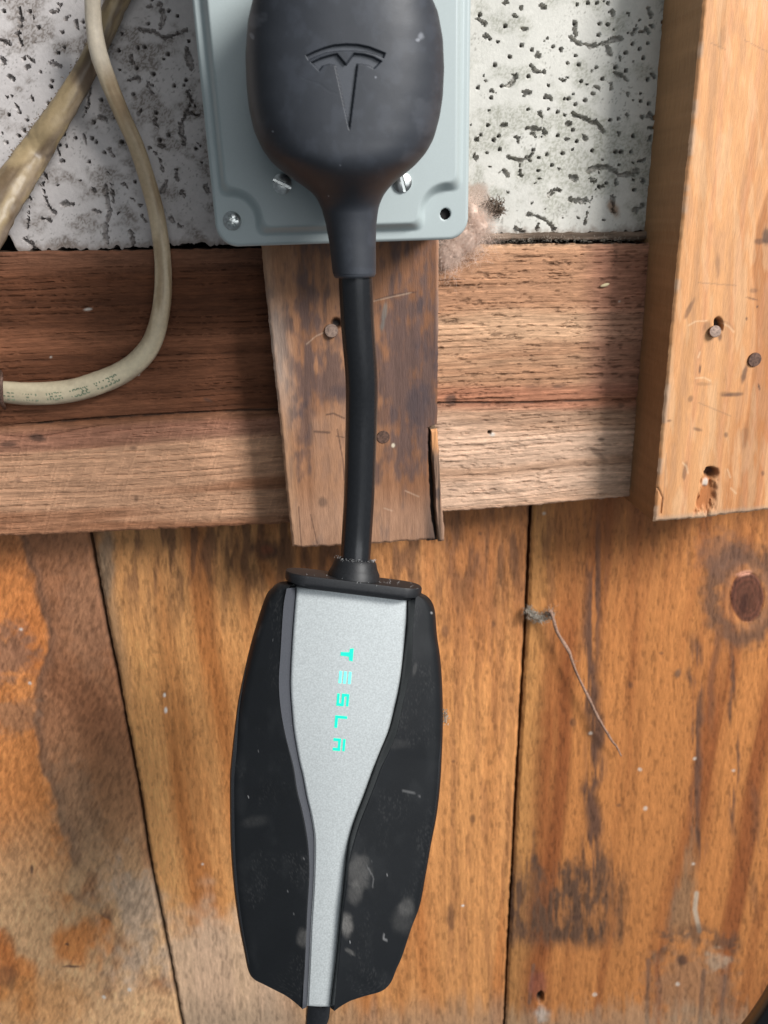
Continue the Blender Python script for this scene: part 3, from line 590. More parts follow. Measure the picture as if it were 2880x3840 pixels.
def paint_spl(X, Z, U, V):
    b = fbm(X*700, Z*40, 3, 4); col = mix((.13, .085, .06), (.33, .20, .135), ss(.3, .7, b))
    col = mix(col, (.62, .30, .13), .9*ss(1720, 1660, V)); col = mix(col, (.05, .04, .04), .7*ell(U, V, 1640, 1850, 14, 24, 0, .4, 3))
    return col, (b-.5)*.001
quadboard('splinter', DM-.001, .015, [(1615, 1612), (1636, 1608)], [(1644, 2036), (1667, 2030)],
          [(1614, 1600), (1618, 1690), (1630, 1810), (1632, 1900), (1640, 1985), (1645, 2040)], [(1638, 1600), (1647, 1690), (1652, 1800), (1655, 1880), (1668, 1990), (1667, 2040)], .00045, paint_spl, M['batten'], '', '', (.25, .18, .12), parent=bat)['label'] = 'grey splinter split off the corner'
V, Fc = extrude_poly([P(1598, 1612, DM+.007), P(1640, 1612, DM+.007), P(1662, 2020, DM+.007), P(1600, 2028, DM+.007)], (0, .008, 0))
obj('split_recess', V, Fc, plain('shadowed_split_wood', (.045, .033, .028), .9), bat, smooth=False)  # dark insert, its colour stands in for shade inside the split
def nail(u, v, r_px, D, mat, parent, tilt=(0, -1, 0), proud=.0012):
    c = P(u, v, D); r = r_px/F*D*1.0
    V, Fc = lathe([(r*.4, -.006), (r*.45, 0), (r*.98, 0), (r, proud*.5), (r*.93, proud), (r*.5, proud*1.05), (r*.1, proud*1.1)], c, tilt, 28)
    return obj('nail', V, Fc, mat, parent, sharp=45)
nail(1243, 1241, 25, DM-.0004, M['dull'], bat, (-.1, -1, .25)); nail(1437, 1638, 26, DM+.0004, M['rust'], bat, (0, -1, 0), .0008)

# ------------------------------------------------------------------ right stud
stud = rootbox('pine_stud', 'pale orange pine stud on the right, sawn off square, with nails and a splintered notch', 'stud', 2660, 1930, DS)
def paint_stud(X, Z, U, V):
    g, ring, broad, dash = grains(None, Z, X, 71, [(P(2870, 900, DS)[2], P(2900, 900, DS)[0], .03, .02, .012)])
    col = mix((.46, .190, .072), (.62, .315, .140), ss(.3, .65, broad))
    col = mix(col, (.58, .29, .13), .5*ss(.55, .72, ring))
    for i, uu in enumerate((2560, 2680, 2790, 2850)):
        xx = U+(V-1900)*.10; col = mix(col, (.56, .25, .13), .35*ss(16, 3, np.abs(xx-uu+30*(fbm(V/200, U*0+i, 5, 2)-.5))))
    sv = fbm(U/30, V/190, 9, 4); col = mix(col, (.66, .45, .27), .3*ss(.5, .65, sv)); col = mix(col, (.45, .25, .14), .35*ss(.45, .3, sv))
    for (u, v, a1, b1, an, k) in ((2710, 140, 14, 60, 10, .25), (2692, 1000, 10, 50, 0, .4), (2630, 120, 12, 90, 0, .3), (2585, 1160, 10, 44, 25, .6), (2745, 1480, 46, 9, -5, .7), (2720, 1478, 30, 12, 0, .4), (2617, 1610, 22, 9, 15, .6), (2590, 1495, 10, 14, 20, .5), (2625, 1385, 5, 22, 4, .8), (2510, 1578, 10, 5, 0, .6), (2790, 1640, 20, 60, 5, .35), (2568, 1770, 9, 44, 8, .6), (2722, 1630, 9, 12, 0, .6), (2828, 1090, 20, 9, 0, .4), (2792, 1400, 10, 46, 15, .75), (2650, 1225, 18, 30, 20, .5), (2840, 1150, 4, 5, 0, .9), (2800, 1195, 3, 8, 0, .9), (2640, 1440, 30, 8, 0, .3), (2450+400, 905, 26, 14, 0, .6), (2875, 890, 18, 40, 0, .85), (2846, 1450, 4, 16, -10, .9), (2860, 1775, 8, 12, 0, .6), (2820, 1120, 26, 4, 15, .6), (2700, 1260, 20, 10, 90, .7)):
        col = mix(col, (.10, .06, .045), k*ell(U, V, u, v, a1, b1, an, .3, 3))
    for pl in ([(2583, 1220), (2610, 1205), (2650, 1203)], [(2705, 1210), (2735, 1225), (2752, 1245)], [(2610, 1418), (2640, 1416), (2665, 1428)], [(2560, 1735), (2575, 1750), (2580, 1775)], [(2728, 1760), (2738, 1790)], [(2740, 1830), (2760, 1850)], [(2626, 1320), (2618, 1340)]):
        col = mix(col, (.82, .62, .40), .40*ss(4.5, 1, dpoly(U, V, pl)))
    for pl in ([(2700, 1200), (2735, 1212), (2752, 1235)], [(2468, 1830), (2485, 1870), (2478, 1925)], [(2500, 1700), (2485, 1900)], [(2665, 160), (2720, 185)], [(2790, 150), (2880, 195)], [(2620, 1060), (2760, 1070)], [(2620, 1510), (2740, 1560)]):
        col = mix(col, (.30, .17, .10), .5*ss(3.5, 1, dpoly(U, V, pl)))
    e = U-np.interp(V, [0, 1950], [2640, 2450]); col = mix(col, (.42, .35, .28), .5*ss(24, 6, e)*ss(.45, .6, fbm(V/60, U*0, 8, 3))); col = mix(col, (.40, .31, .23), .6*ss(26, 4, np.interp(U, [2450, 2880], [1955, 1912])-V+10*(sv-.5)))
    pit = ell(U, V, 2696, 1218, 17, 30, -12, .15, 3); pit2 = ell(U, V, 2668, 1772, 30, 24, 0, .25, 5)
    gw = fbm(U/9, V/30, 29, 3)-.5; gro = ss(38, 14, np.abs(U-2652+(V-1850)*.12)+26*gw+.10*(1850-V))*ss(1770, 1800, V+30*gw)*ss(1935, 1895, V+50*gw)
    col = mix(col, (.42, .15, .05), .9*gro); col = mix(col, (.30, .11, .04), .8*gro*ss(.5, .6, ring)); col = mix(col, (.03, .018, .012), pit); col = mix(col, (.07, .03, .018), pit2)
    ch = ell(U, V, 2650, 1808, 14, 18, 20, .3, 3); col = mix(col, (.62, .54, .46), .9*ch)
    col = col*(.74+.52*ring[..., None])
    h = (ring-.5)*.00025-pit*.004-pit2*.005-gro*.0024+ch*.001+(fbm(X*40, Z*20, 5, 3)-.5)*.0008
    h = h-.0008*ss(3, 1, dpoly(U, V, [(2468, 1830), (2485, 1870), (2478, 1925)]))
    return col, h
quadboard('board_face', DS, .068, [(2680, -420), (3360, -440)], [(2450, 1958), (2640, 1942), (2700, 1934), (2880, 1914), (3100, 1890)],
          [(2685, -430), (2640, 0), (2545, 950), (2490, 1530), (2450, 1970)], [(3370, -440), (3060, 1900)], .00055, paint_stud, M['stud'], '', '', (.35, .20, .10), parent=stud)
nail(2680, 1243, 23, DS-.0012, M['dull'], stud, (-.15, -1, .2), .0012); nail(2827, 1348, 28, DS+.0003, M['rust'], stud, (0, -1, 0), .0012)

# ------------------------------------------------------------------ grey electrical box
box = rootbox('electrical_box', 'grey-blue enamelled metal outlet box with raised cover, behind the black plug', 'electrical box', 1290, 918, .36)
bl = np.mean([P(715, 0, DX)[0], P(798, 800, DX)[0]]); br = np.mean([P(1775, 0, DX)[0], P(1765, 830, DX)[0]])
bb = np.mean([P(950, 919, DX)[2], P(1650, 905, DX)[2]]); bt = bb+.150
def rbox(x, z, x0, x1, z0, z1, r):
    cx_, cz_ = (x0+x1)/2, (z0+z1)/2; qx = np.abs(x-cx_)-(x1-x0)/2+r; qz = np.abs(z-cz_)-(z1-z0)/2+r
    return np.hypot(np.maximum(qx, 0), np.maximum(qz, 0))+np.minimum(np.maximum(qx, qz), 0)-r
def roundgrid(x0, x1, z0, z1, r, n=200, m=260):
    """grid squeezed so that its rim follows a rounded rectangle"""
    s, t = np.meshgrid(np.linspace(-1, 1, n), np.linspace(-1, 1, m)); hx, hz = (x1-x0)/2, (z1-z0)/2
    X, Z = s*hx, t*hz
    k = np.maximum(np.abs(s), np.abs(t)); k = np.maximum(k, 1e-6)
    EX, EZ = X/k, Z/k                                   # rim point on the sharp rectangle
    ax, az = np.abs(EX)-(hx-r), np.abs(EZ)-(hz-r)
    cor = (ax > 0) & (az > 0); ang = np.where(np.abs(EX) >= hx-1e-9, az/r*math.pi/4, math.pi/2-ax/r*math.pi/4)
    RX = np.where(cor, np.sign(EX)*(hx-r+r*np.cos(ang)), EX); RZ = np.where(cor, np.sign(EZ)*(hz-r+r*np.sin(ang)), EZ)
    kk = k**1.0; f = ss(.80, 1.0, k)
    X = (X*(1-f)+RX*kk*f); Z = (Z*(1-f)+RZ*kk*f)
    return X+(x0+x1)/2, Z+(z0+z1)/2
X, Z = roundgrid(bl, br, bb, bt, .0085, 300, 400)
hc = [(P(872, 826, DX)), (P(1677, 802, DX))]
hc = [(hc[0][0], hc[0][2]), (hc[1][0], hc[1][2])]; hc += [(hc[0][0], bt-(hc[0][1]-bb)), (hc[1][0], bt-(hc[1][1]-bb))]
d = rbox(X, Z, bl+.0030, br-.0030, bb+.0040, bt-.0040, .006)
for (a1, b1) in hc:
    c_ = .0088-np.hypot(X-a1, Z-b1); kk = .004; hh = np.clip(.5+.5*(c_-d)/kk, 0, 1)   # smooth max
    sx = -1 if a1 < (bl+br)/2 else 1; sz = -1 if b1 < (bb+bt)/2 else 1
    crn = np.maximum(.0088-np.hypot(np.minimum(sx*(X-a1), 0), np.minimum(sz*(Z-b1), 0)), -1)
    hh = np.clip(.5+.5*(crn-d)/kk, 0, 1); d = d*(1-hh)+crn*hh+kk*hh*(1-hh)
H = .0042*ss(.0004, -.0034, d)
ed = rbox(X, Z, bl, br, bb, bt, .0085); H = H-.0008*ss(-.0010, 0.0, ed)
hole = ss(.00245, .0021, np.hypot(X-hc[1][0], Z-hc[1][1])); H = H-hole*.0005
G = np.stack([X, DX+.0042-H, Z], -1)
ny, nx = X.shape; Fc = gridfaces(ny, nx)
inh = (np.hypot(X-hc[1][0], Z-hc[1][1]) < .00235).ravel()
keep = ~inh[Fc].all(1); Fc = Fc[keep].tolist(); Vv = G.reshape(-1, 3)
b = list(range(nx)) + [r*nx+nx-1 for r in range(1, ny)] + [(ny-1)*nx+c for c in range(nx-2, -1, -1)] + [r*nx for r in range(ny-2, 0, -1)]
e1 = Vv[b].copy(); e1[:, 1] = DX+.0042+.0012+.0008; n0 = len(Vv); Vv = np.vstack([Vv, e1])
Fc += [[b[(i+1) % len(b)], b[i], n0+i, n0+(i+1) % len(b)] for i in range(len(b))]
obj('cover_plate', Vv, Fc, M['boxpaint'], box)
def rrect(x0, x1, z0, z1, r, n=8):
    o_ = []
    for cx_, cz_, a0 in ((x1-r, z1-r, 0), (x0+r, z1-r, 90), (x0+r, z0+r, 180), (x1-r, z0+r, 270)):
        for k in range(n+1):
            a = math.radians(a0+90*k/n); o_.append((cx_+r*math.cos(a), cz_+r*math.sin(a)))
    return o_
rp = rrect(bl+.002, br-.002, bb+.002, bt-.002, .007)
V, Fc = extrude_poly([(x, DX+.0095, z) for x, z in rp], (0, DM-DX-.0098, 0)); obj('box_body', V, Fc, M['boxpaint'], box, sharp=40)
gk = rrect(bl+.0012, br-.0012, bb+.0012, bt-.0012, .0078)
V, Fc = extrude_poly([(x, DX+.0064, z) for x, z in gk], (0, .0030, 0)); obj('gasket', V, Fc, M['dark'], box, sharp=40)
# hole tube
V, Fc = lathe([(.0024, -.0004), (.0024, -.008)], (hc[1][0], DX+.0042, hc[1][1]), (0, -1, 0), 32); Fc = Fc[:-2]
obj('screw_hole', V, Fc, M['dark'], box)
def slotted(u, v, rpx, ang, D):
    c = P(u, v, D); r = rpx/F*D; n = 44; g = np.linspace(-1, 1, n); V = []; 
    rr_ = np.linspace(0, 1, 14); th = np.linspace(0, 2*math.pi, 96, endpoint=False); a = math.radians(ang)
    for q in rr_:
        for t_ in th:
            x, z = q*r*math.cos(t_), q*r*math.sin(t_)
            y = .0016*math.sqrt(max(1-(q*.88)**2, 0)); s_ = x*math.cos(a)+z*math.sin(a)
            if abs(s_) < r*.16: y = min(y, .0004)
            V.append((c[0]+x, c[1]-y, c[2]+z))
    m_ = len(th)
    for t_ in th: V.append((c[0]+r*.97*math.cos(t_), c[1]+.002, c[2]+r*.97*math.sin(t_)))
    Fc = [[i*m_+k, i*m_+(k+1) % m_, (i+1)*m_+(k+1) % m_, (i+1)*m_+k] for i in range(len(rr_)) for k in range(m_)]
    return obj('slotted_screw', V, Fc, M['zinc'], box, sharp=35)
slotted(1058, 690, 33, 63, DX-.0002)
slotted(1509, 684, 32, 14, DX-.0002)
c = P(872, 828, DX+.004); r = 31/F*DX; V = []; th = np.linspace(0, 2*math.pi, 96, endpoint=False); qs = np.linspace(0, 1, 20)
for q in qs:
    for t_ in th:
        x, z = q*r*math.cos(t_), q*r*math.sin(t_); y = .0019*math.sqrt(max(1-(q*.92)**2, 0))
        a = math.radians(25); s1 = abs(x*math.cos(a)+z*math.sin(a)); s2 = abs(-x*math.sin(a)+z*math.cos(a))
        if (s1 < r*.16 and s2 < r*.62) or (s2 < r*.16 and s1 < r*.62): y -= .0020
        V.append((c[0]+x, c[1]-y, c[2]+z))
for t_ in th: V.append((c[0]+r*.98*math.cos(t_), c[1]+.003, c[2]+r*.98*math.sin(t_)))
m_ = 96; Fc = [[i*m_+k, i*m_+(k+1) % m_, (i+1)*m_+(k+1) % m_, (i+1)*m_+k] for i in range(len(qs)) for k in range(m_)]
obj('cross_head_screw', V, Fc, M['zinc'], box, sharp=30)

# ------------------------------------------------------------------ charger: plug, cable, controller
DC = .285
chg = root('car_charger', 'black car charger: rounded plug in grey box, thick cable, hanging silver-faced controller', 'charger', P(1200, 3800, DC))
L = [(-300, 1130), (-285, 1060), (-240, 1005), (-160, 975), (-80, 965), (0, 953), (94, 931), (217, 922), (325, 926), (412, 935), (492, 953), (557, 982), (608, 1018), (644, 1062), (680, 1112), (709, 1156), (738, 1185), (781, 1206), (839, 1221), (911, 1235), (1013, 1246), (1025, 1249)]
R = [(-300, 1430), (-285, 1500), (-240, 1555), (-160, 1585), (-80, 1590), (0, 1599), (72, 1633), (166, 1651), (275, 1656), (376, 1651), (448, 1640), (528, 1618), (579, 1590), (622, 1553), (658, 1510), (694, 1467), (730, 1438), (774, 1420), (832, 1412), (911, 1409), (1013, 1410), (1025, 1409)]
vs = np.concatenate([np.linspace(-300, -20, 40), np.linspace(-18, 1025, 560)])
Lx = np.interp(vs, [p[0] for p in L], [p[1] for p in L]); Rx = np.interp(vs, [p[0] for p in R], [p[1] for p in R])
def smooth(a, n):
    k = np.hanning(n+2)[1:-1]; k /= k.sum(); return np.convolve(np.pad(a, n//2, 'edge'), k, 'valid')[:len(a)]
Lx, Rx = smooth(Lx, 31), smooth(Rx, 31)
NT = 420
sf = np.sin(np.linspace(-1, 1, NT)*math.pi/2); sb = np.sin(np.linspace(1, -1, 62)*math.pi/2)[1:-1]
th = np.zeros(NT+60)   # front half (towards camera), back half
rowsV = []; UV = []
for v, lx, rx in zip(vs, Lx, Rx):
    a, b = P(lx, v, DC), P(rx, v, DC); cx_ = (a[0]+b[0])/2; wv = (b[0]-a[0])/2; zc = (a[2]+b[2])/2
    t = float(ss(560, 800, np.array(v))); n_ = 2.6*(1-t)+2.0*t
    tt = float(ss(-300, -180, np.array(v)))
    Fd = (.0265*(1-t)+wv*t)*(.55+.45*tt); Bd = (.0345*(1-t)+wv*t)
    x = wv*np.concatenate([sf, sb]); y = np.concatenate([-Fd*(1-np.abs(sf)**n_)**(1/n_), Bd*(1-np.abs(sb)**n_)**(1/n_)])
    zz = a[2]+(b[2]-a[2])*(x/wv*.5+.5)
    rowsV.append(np.stack([cx_+x, DC+y, zz], 1))
G = np.array(rowsV); U, V = proj(G[..., 0], G[..., 1], G[..., 2])
front = (np.arange(len(th)) < NT)[None, :] & np.ones(len(vs), bool)[:, None]
zs = lambda l: [(1000+x*.3617, y*.3617) for x, y in l]
arc = zs([(410, 575), (500, 530), (600, 492), (700, 466), (830, 455), (950, 462), (1060, 485), (1150, 520), (1228, 552), (1210, 600), (1130, 562), (1020, 534), (900, 525), (800, 525), (720, 530), (620, 545), (520, 580), (435, 622)])
tee = zs([(460, 648), (560, 600), (640, 575), (728, 556), (822, 668), (905, 552), (1010, 562), (1105, 590), (1192, 635), (1112, 712), (1050, 675), (942, 660), (858, 1345), (712, 676), (650, 664), (585, 680), (545, 735)])
def sdf(poly, U, V):
    dd = dpoly(U, V, poly+[poly[0]]); return np.where(inside(U, V, poly), -dd, dd)
m_ = (U > 1100) & (U < 1500) & (V > 120) & (V < 520) & front
sd = np.full(U.shape, 99.); sd[m_] = np.minimum(sdf(arc, U[m_], V[m_]), sdf(tee, U[m_], V[m_]))
G[..., 1] += .0011*ss(2.2, -2.2, sd)
G[..., 1] += .00004*(fbm(G[..., 0]*300, G[..., 2]*300, 3, 2)-.5)
# moulding blemish
col = np.tile(np.array([.033, .037, .045]), (*U.shape, 1))*(.90+.2*fbm(U/120, V/120, 5, 4)[..., None])
dust = ss(.5, .75, fbm(U/45, V/60, 6, 4)); col = mix(col, (.060, .068, .085), .3*dust)
for (u, v, a1, b1, an, k) in ((1579, 135, 14, 18, 20, .30), (1566, 150, 10, 8, 0, .35), (960, 75, 40, 26, -30, .12), (945, 135, 8, 14, -30, .3), (1409, 290, 4, 5, 0, .4), (1023, 493, 3, 3, 0, .5), (1276, 620, 3, 3, 0, .4), (1232, 735, 3, 3, 0, .5), (1600, 440, 60, 90, 0, .04), (1540, 590, 50, 30, 0, .04)):
    col = mix(col, (.45, .47, .52), k*ell(U, V, u, v, a1, b1, an, .5, 4)*front)
sc = dpoly(U, V, [(1130, 290), (1165, 305), (1200, 315), (1230, 340), (1258, 350)]); G[..., 1] += .00002*ss(7, 1, sc+5*(fbm(U/8, V/8, 3, 2)-.5))*front
ny, nx = U.shape; Fc = []
idx = np.arange(ny*nx).reshape(ny, nx)
A = idx[:-1]; B = idx[1:]; Fc = np.stack([A, B, np.roll(B, -1, 1), np.roll(A, -1, 1)], -1).reshape(-1, 4).tolist()
Fc.append(idx[0].tolist()); Fc.append(idx[-1][::-1].tolist())
plug = obj('plug_body', G.reshape(-1, 3), Fc, M['plugrubber'], chg, col=col)
e_ = (sd < -2.6)
quads = np.stack([A, B, np.roll(B, -1, 1), np.roll(A, -1, 1)], -1).reshape(-1, 4); kq = e_.ravel()[quads].all(1); quads = quads[kq]
ids, inv = np.unique(quads, return_inverse=True); ev = G.reshape(-1, 3)[ids].copy(); ev[:, 1] -= .00006
me_col = np.tile(np.array([.062, .068, .080]), (len(ev), 1))
obj('emblem', ev, inv.reshape(-1, 4).tolist(), M['plugrubber'], plug, col=me_col)
# end lip of the plug neck
pa, pb = P(1250, 1018, DC), P(1409, 1018, DC); cn = (pa+pb)/2
V, Fc = lathe([(.0055, -.0016), ((pb[0]-pa[0])/2*.95, -.0014), ((pb[0]-pa[0])/2*1.005, -.0004), ((pb[0]-pa[0])/2*1.005, .0012), (.0055, .002)], cn+np.array([0, 0, -.0005]), (0, 0, 1), 48)
obj('neck_lip', V, Fc, M['plugrubber'], plug, col=np.tile(np.array([.045, .05, .06]), (len(V), 1)))
cp = [(1326, 960), (1333, 1035), (1341, 1216), (1355, 1406), (1356, 1533), (1353, 1660), (1347, 1850), (1338, 2008), (1333, 2096), (1333, 2140)]
path = rails([P(u, v, D_) for (u, v), D_ in zip(cp, (.285, .285, .286, .287, .288, .288, .287, .285, .2825, .2815))], 10); wpx = np.interp(np.linspace(0, 1, len(path)), [0, 1], [1, 1])
V, Fc = tube(path, .00625, .00625, 40); obj('cable', V, Fc, M['cablerubber'], chg)
# controller
LO = [(1109, 2183), (1046, 2190), (1015, 2213), (995, 2239), (972, 2302), (937, 2422), (909, 2537), (886, 2651), (872, 2766), (860, 2880), (856, 2957), (859, 3186), (872, 3358), (892, 3501), (909, 3587), (923, 3656), (940, 3687), (983, 3710), (1040, 3739), (1109, 3775), (1135, 3786)]
LC = [(1075, 2207), (1063, 2279), (1052, 2451), (1046, 2554), (1052, 2651), (1069, 2749), (1098, 2869), (1112, 2957), (1129, 3026), (1144, 3100), (1154, 3175), (1158, 3272), (1150, 3415), (1144, 3558), (1138, 3702), (1134, 3785)]
SL = [(1112, 2202), (1103, 2308), (1095, 2422), (1089, 2565), (1095, 2668), (1103, 2749), (1121, 2852), (1135, 2911), (1149, 2986), (1166, 3060), (1177, 3129), (1179, 3198), (1175, 3329), (1166, 3473), (1160, 3616), (1152, 3776)]
SR = [(1526, 2236), (1524, 2336), (1513, 2451), (1499, 2565), (1481, 2651), (1459, 2737), (1424, 2823), (1396, 2897), (1364, 2986), (1333, 3066), (1310, 3140), (1298, 3215), (1287, 3329), (1275, 3444), (1261, 3587), (1247, 3702), (1238, 3779)]
RC = [(1559, 2242), (1547, 2365), (1544, 2479), (1530, 2554), (1510, 2640), (1487, 2749), (1456, 2823), (1430, 2875), (1410, 2930), (1384, 2997), (1350, 3083), (1327, 3158), (1312, 3221), (1298, 3329), (1287, 3415), (1275, 3558), (1261, 3702), (1252, 3790)]
RO = [(1573, 2230), (1602, 2239), (1625, 2262), (1639, 2302), (1647, 2394), (1659, 2479), (1667, 2594), (1669, 2737), (1665, 2852), (1659, 2957), (1646, 3072), (1624, 3186), (1604, 3301), (1582, 3415), (1550, 3501), (1516, 3604), (1493, 3656), (1473, 3704), (1441, 3733), (1373, 3753), (1258, 3792)]
DF = 0.0                                   # offsets below are measured square to the controller's own tilted face
TI = math.radians(17); CN = np.array([0, math.cos(TI), -math.sin(TI)]); CT = P(1320, 2190, .272)
def Q(u, v, off):
    d = _r*(u-CU)/F - _u*(v-CV)/F + _f; t = np.dot(CT+CN*off-CAM, CN)/np.dot(d, CN); return CAM+d*t
def rail(pts, n=150, D=DF):
    p = rails(pts, 8); v = p[:, 1]; 
    s = np.concatenate([[0], np.cumsum(np.hypot(*np.diff(p, axis=0).T))]); s /= s[-1]; q = np.linspace(0, 1, n)
    u = np.interp(q, s, p[:, 0]); vv = np.interp(q, s, p[:, 1])
    return np.array([Q(a, b, D) for a, b in zip(u, vv)]), np.stack([u, vv], 1)
UPV = np.array([0, math.sin(TI), math.cos(TI)])
def wing(name, outer, inner, sgn):
    n = 220
    O, Ouv = rail(outer, n, .0065); O0, _ = rail(outer, n, 0.0); I, Iuv = rail(inner, n)
    wk = np.clip(np.linalg.norm(O0-I, axis=1)/.024, 0, 1)[:, None]; O = O*wk+O0*(1-wk)
    NW = 60; rows = []
    # tangent-normal inset of the outer rail for the rounded shoulder
    for i in range(n):
        o_, i_ = O[i], I[i]; d_ = i_-o_; Ld = max(np.linalg.norm(d_), 1e-6); r_ = min(.0050, Ld*.45)
        tp_ = float(ss(.022, 0, np.array(np.linalg.norm(o_-CT)-.020 if o_[2] > CT[2]-.03 else .05)))*1.0; tp_ = float(ss(CT[2]-.022, CT[2]-.004, np.array(o_[2]))); dn = UPV*-.0075*tp_; row = [o_+CN*.030+dn, o_+CN*.018+dn*.6, o_+CN*.0075+dn*.15]
        for k in range(1, 9):
            a = k/8*math.pi/2; row.append(o_+d_/Ld*r_*(1-math.cos(a))+CN*.0060*(1-math.sin(a)))
        for k in range(1, NW+1):
            t = k/NW; p = o_+d_/Ld*(r_+(Ld-r_)*t); p = p+CN*(-.0012*math.sin(t*math.pi/2)*min(Ld/.03, 1)); row.append(p)
        e_ = row[-1]; row.append(e_+CN*.0003+d_/Ld*.0003)
        rows.append(row)
    G = np.array(rows); ny, nx = G.shape[:2]
    U, V = proj(G[..., 0], G[..., 1], G[..., 2])
    col = np.tile(np.array([.008, .0092, .0108]), (ny, nx, 1))*(.85+.3*fbm(U/90, V/90, 3, 3)[..., None])
    col = mix(col, (.022, .024, .026), .3*ss(.52, .78, fbm(U/60, V/90, 4, 4)))
    sp = vn(U/3.4, V/3.4, 5); col = mix(col, (.40, .40, .40), .7*ss(.982, .995, sp)); col = mix(col, (.06, .06, .06), .35*ss(.62, .9, vn(U/3, V/3, 15))*ss(.5, .75, fbm(U/80, V/120, 16, 3)))
    for (u, v, a1, b1, an, k) in ((1345, 3270, 50, 78, 0, .26), (1330, 3345, 34, 50, 0, .2), (1300, 3465, 26, 52, 0, .5), (1525, 3400, 34, 42, 20, .2), (1510, 3450, 50, 60, 0, .12), (1135, 3520, 26, 40, 0, .25), (970, 2370, 6, 40, 25, .15), (1555, 2510, 9, 30, 10, .15), (960, 3080, 60, 24, -10, .07), (1312, 3570, 22, 8, 30, .3), (1480, 2790, 60, 20, 0, .06)):
        fine = .55+.7*(fbm(U/3.5, V/3.5, 8, 3)-.2)
        col = mix(col, (.27, .26, .245), np.clip(k*ell(U, V, u, v, a1, b1, an, .25, 9)*fine, 0, 1))
    for pl, k in (([(1510, 2965), (1545, 2972), (1575, 2985)], .16), ([(1440, 3505), (1437, 3520), (1450, 3526)], .3), ([(1378, 3250), (1400, 3290), (1398, 3330)], .15)):
        col = mix(col, (.5, .5, .5), k*ss(3.5, 1, dpoly(U, V, pl)))
    Fc = gridfaces(ny, nx, flip=(sgn > 0)).tolist()
    nb = ny*nx
    return G, col, Fc
ctl_org = Q(1240, 3780, DF)
G1, c1, F1 = wing('wing', LO, LC, -1); G2, c2, F2 = wing('wing', RO, RC, 1)
# main housing: floor under face + back; built as one closed body behind the wings
sil = [tuple(p) for p in LO]+[tuple(p) for p in RO[::-1]]
SILp = [Q(u, v, DF) for u, v in sil]
cmid = np.mean(SILp, axis=0)
V, Fc = extrude_poly([cmid+(p-cmid)*.992+CN*.0068 for p in SILp], CN*.0220)
V -= UPV[None, :]*(.0075*ss(CT[2]-.022, CT[2]-.004, V[:, 2])*ss(.004, .02, (V-CT)@CN))[:, None]
ctrl = obj('controller_body', V, Fc, M['cablerubber'], chg, sharp=40)
w1 = obj('side_grip', G1.reshape(-1, 3), F1, M['wing'], ctrl, col=c1); w2 = obj('side_grip', G2.reshape(-1, 3), F2, M['wing'], ctrl, col=c2)
w1['label'] = 'left black grip'; w2['label'] = 'right black grip with pale smudges'
# channel walls sloping from the wing edges down to the silver face
DSil = DF+.0030
def bank(a, b, Da, Db, mat, flip):
    n = 220; A_, _ = rail(a, n, Da); B_, _ = rail(b, n, Db); rows = []
    for i in range(n):
        p, q = A_[i], B_[i]; rows.append([p, p+(q-p)*.08+CN*.0001, p+(q-p)*.5, p+(q-p)*.86, q-(q-p)*.05+CN*.0012, q+(q-p)*.12+CN*.0030])
    G = np.array(rows); return obj('channel_wall', G.reshape(-1, 3), gridfaces(n, 6, flip=flip).tolist(), mat, ctrl, sharp=60)
bank(LC, SL, DF-.0010, DSil+.0006, M['channel'], False)  # left wall paler as if lit, brightness painted in the material
bank(RC, SR, DF-.0010, DSil+.0006, M['cablerubber'], True)  # matching right wall made black, its shade painted in the material
# silver face
n = 220; A_, _ = rail(SL, n, DSil); B_, _ = rail(SR, n, DSil); NX = 70
topc = rails([(1112, 2202), (1200, 2201), (1300, 2205), (1400, 2214), (1480, 2226), (1526, 2236)], 8)
botc = [(1152, 3776), (1195, 3778), (1238, 3779)]
s = np.linspace(0, 1, NX); rows = []
tu = np.interp(s, np.linspace(0, 1, len(topc)), topc[:, 0]); tv = np.interp(s, np.linspace(0, 1, len(topc)), topc[:, 1]); TP = np.array([Q(a, b, DSil) for a, b in zip(tu, tv)])
for i in range(n):
    t = i/(n-1); p, q = A_[i], B_[i]; row = p[None, :]*(1-s[:, None])+q[None, :]*s[:, None]
    straight = A_[0][None, :]*(1-s[:, None])+B_[0][None, :]*s[:, None]
    row = row+(TP-straight)*max(0, 1-t*5)
    wd = np.linalg.norm(q-p); es = np.minimum(s, 1-s)*wd; et = min(t, 1-t)*.24
    ed = np.minimum(es, et); row = row+CN*(.0007*ss(.0008, 0, ed)-.0010*np.sin(s*math.pi)*min(wd/.04, 1))[:, None]
    rows.append(row)
FG = np.array(rows); n0 = FG.shape[0]*FG.shape[1]; ring_ = [i for i in range(NX)]+[r*NX+NX-1 for r in range(1, n)]+[(n-1)*NX+c for c in range(NX-2, -1, -1)]+[r*NX for r in range(n-2, 0, -1)]
fv = FG.reshape(-1, 3); ff = gridfaces(n, NX, flip=True).tolist()+[[ring_[i], ring_[(i+1) % len(ring_)], n0+(i+1) % len(ring_), n0+i] for i in range(len(ring_))]
face = obj('face_panel', np.vstack([fv, fv[ring_]+CN*.0035]), ff, M['silver'], ctrl, sharp=50)
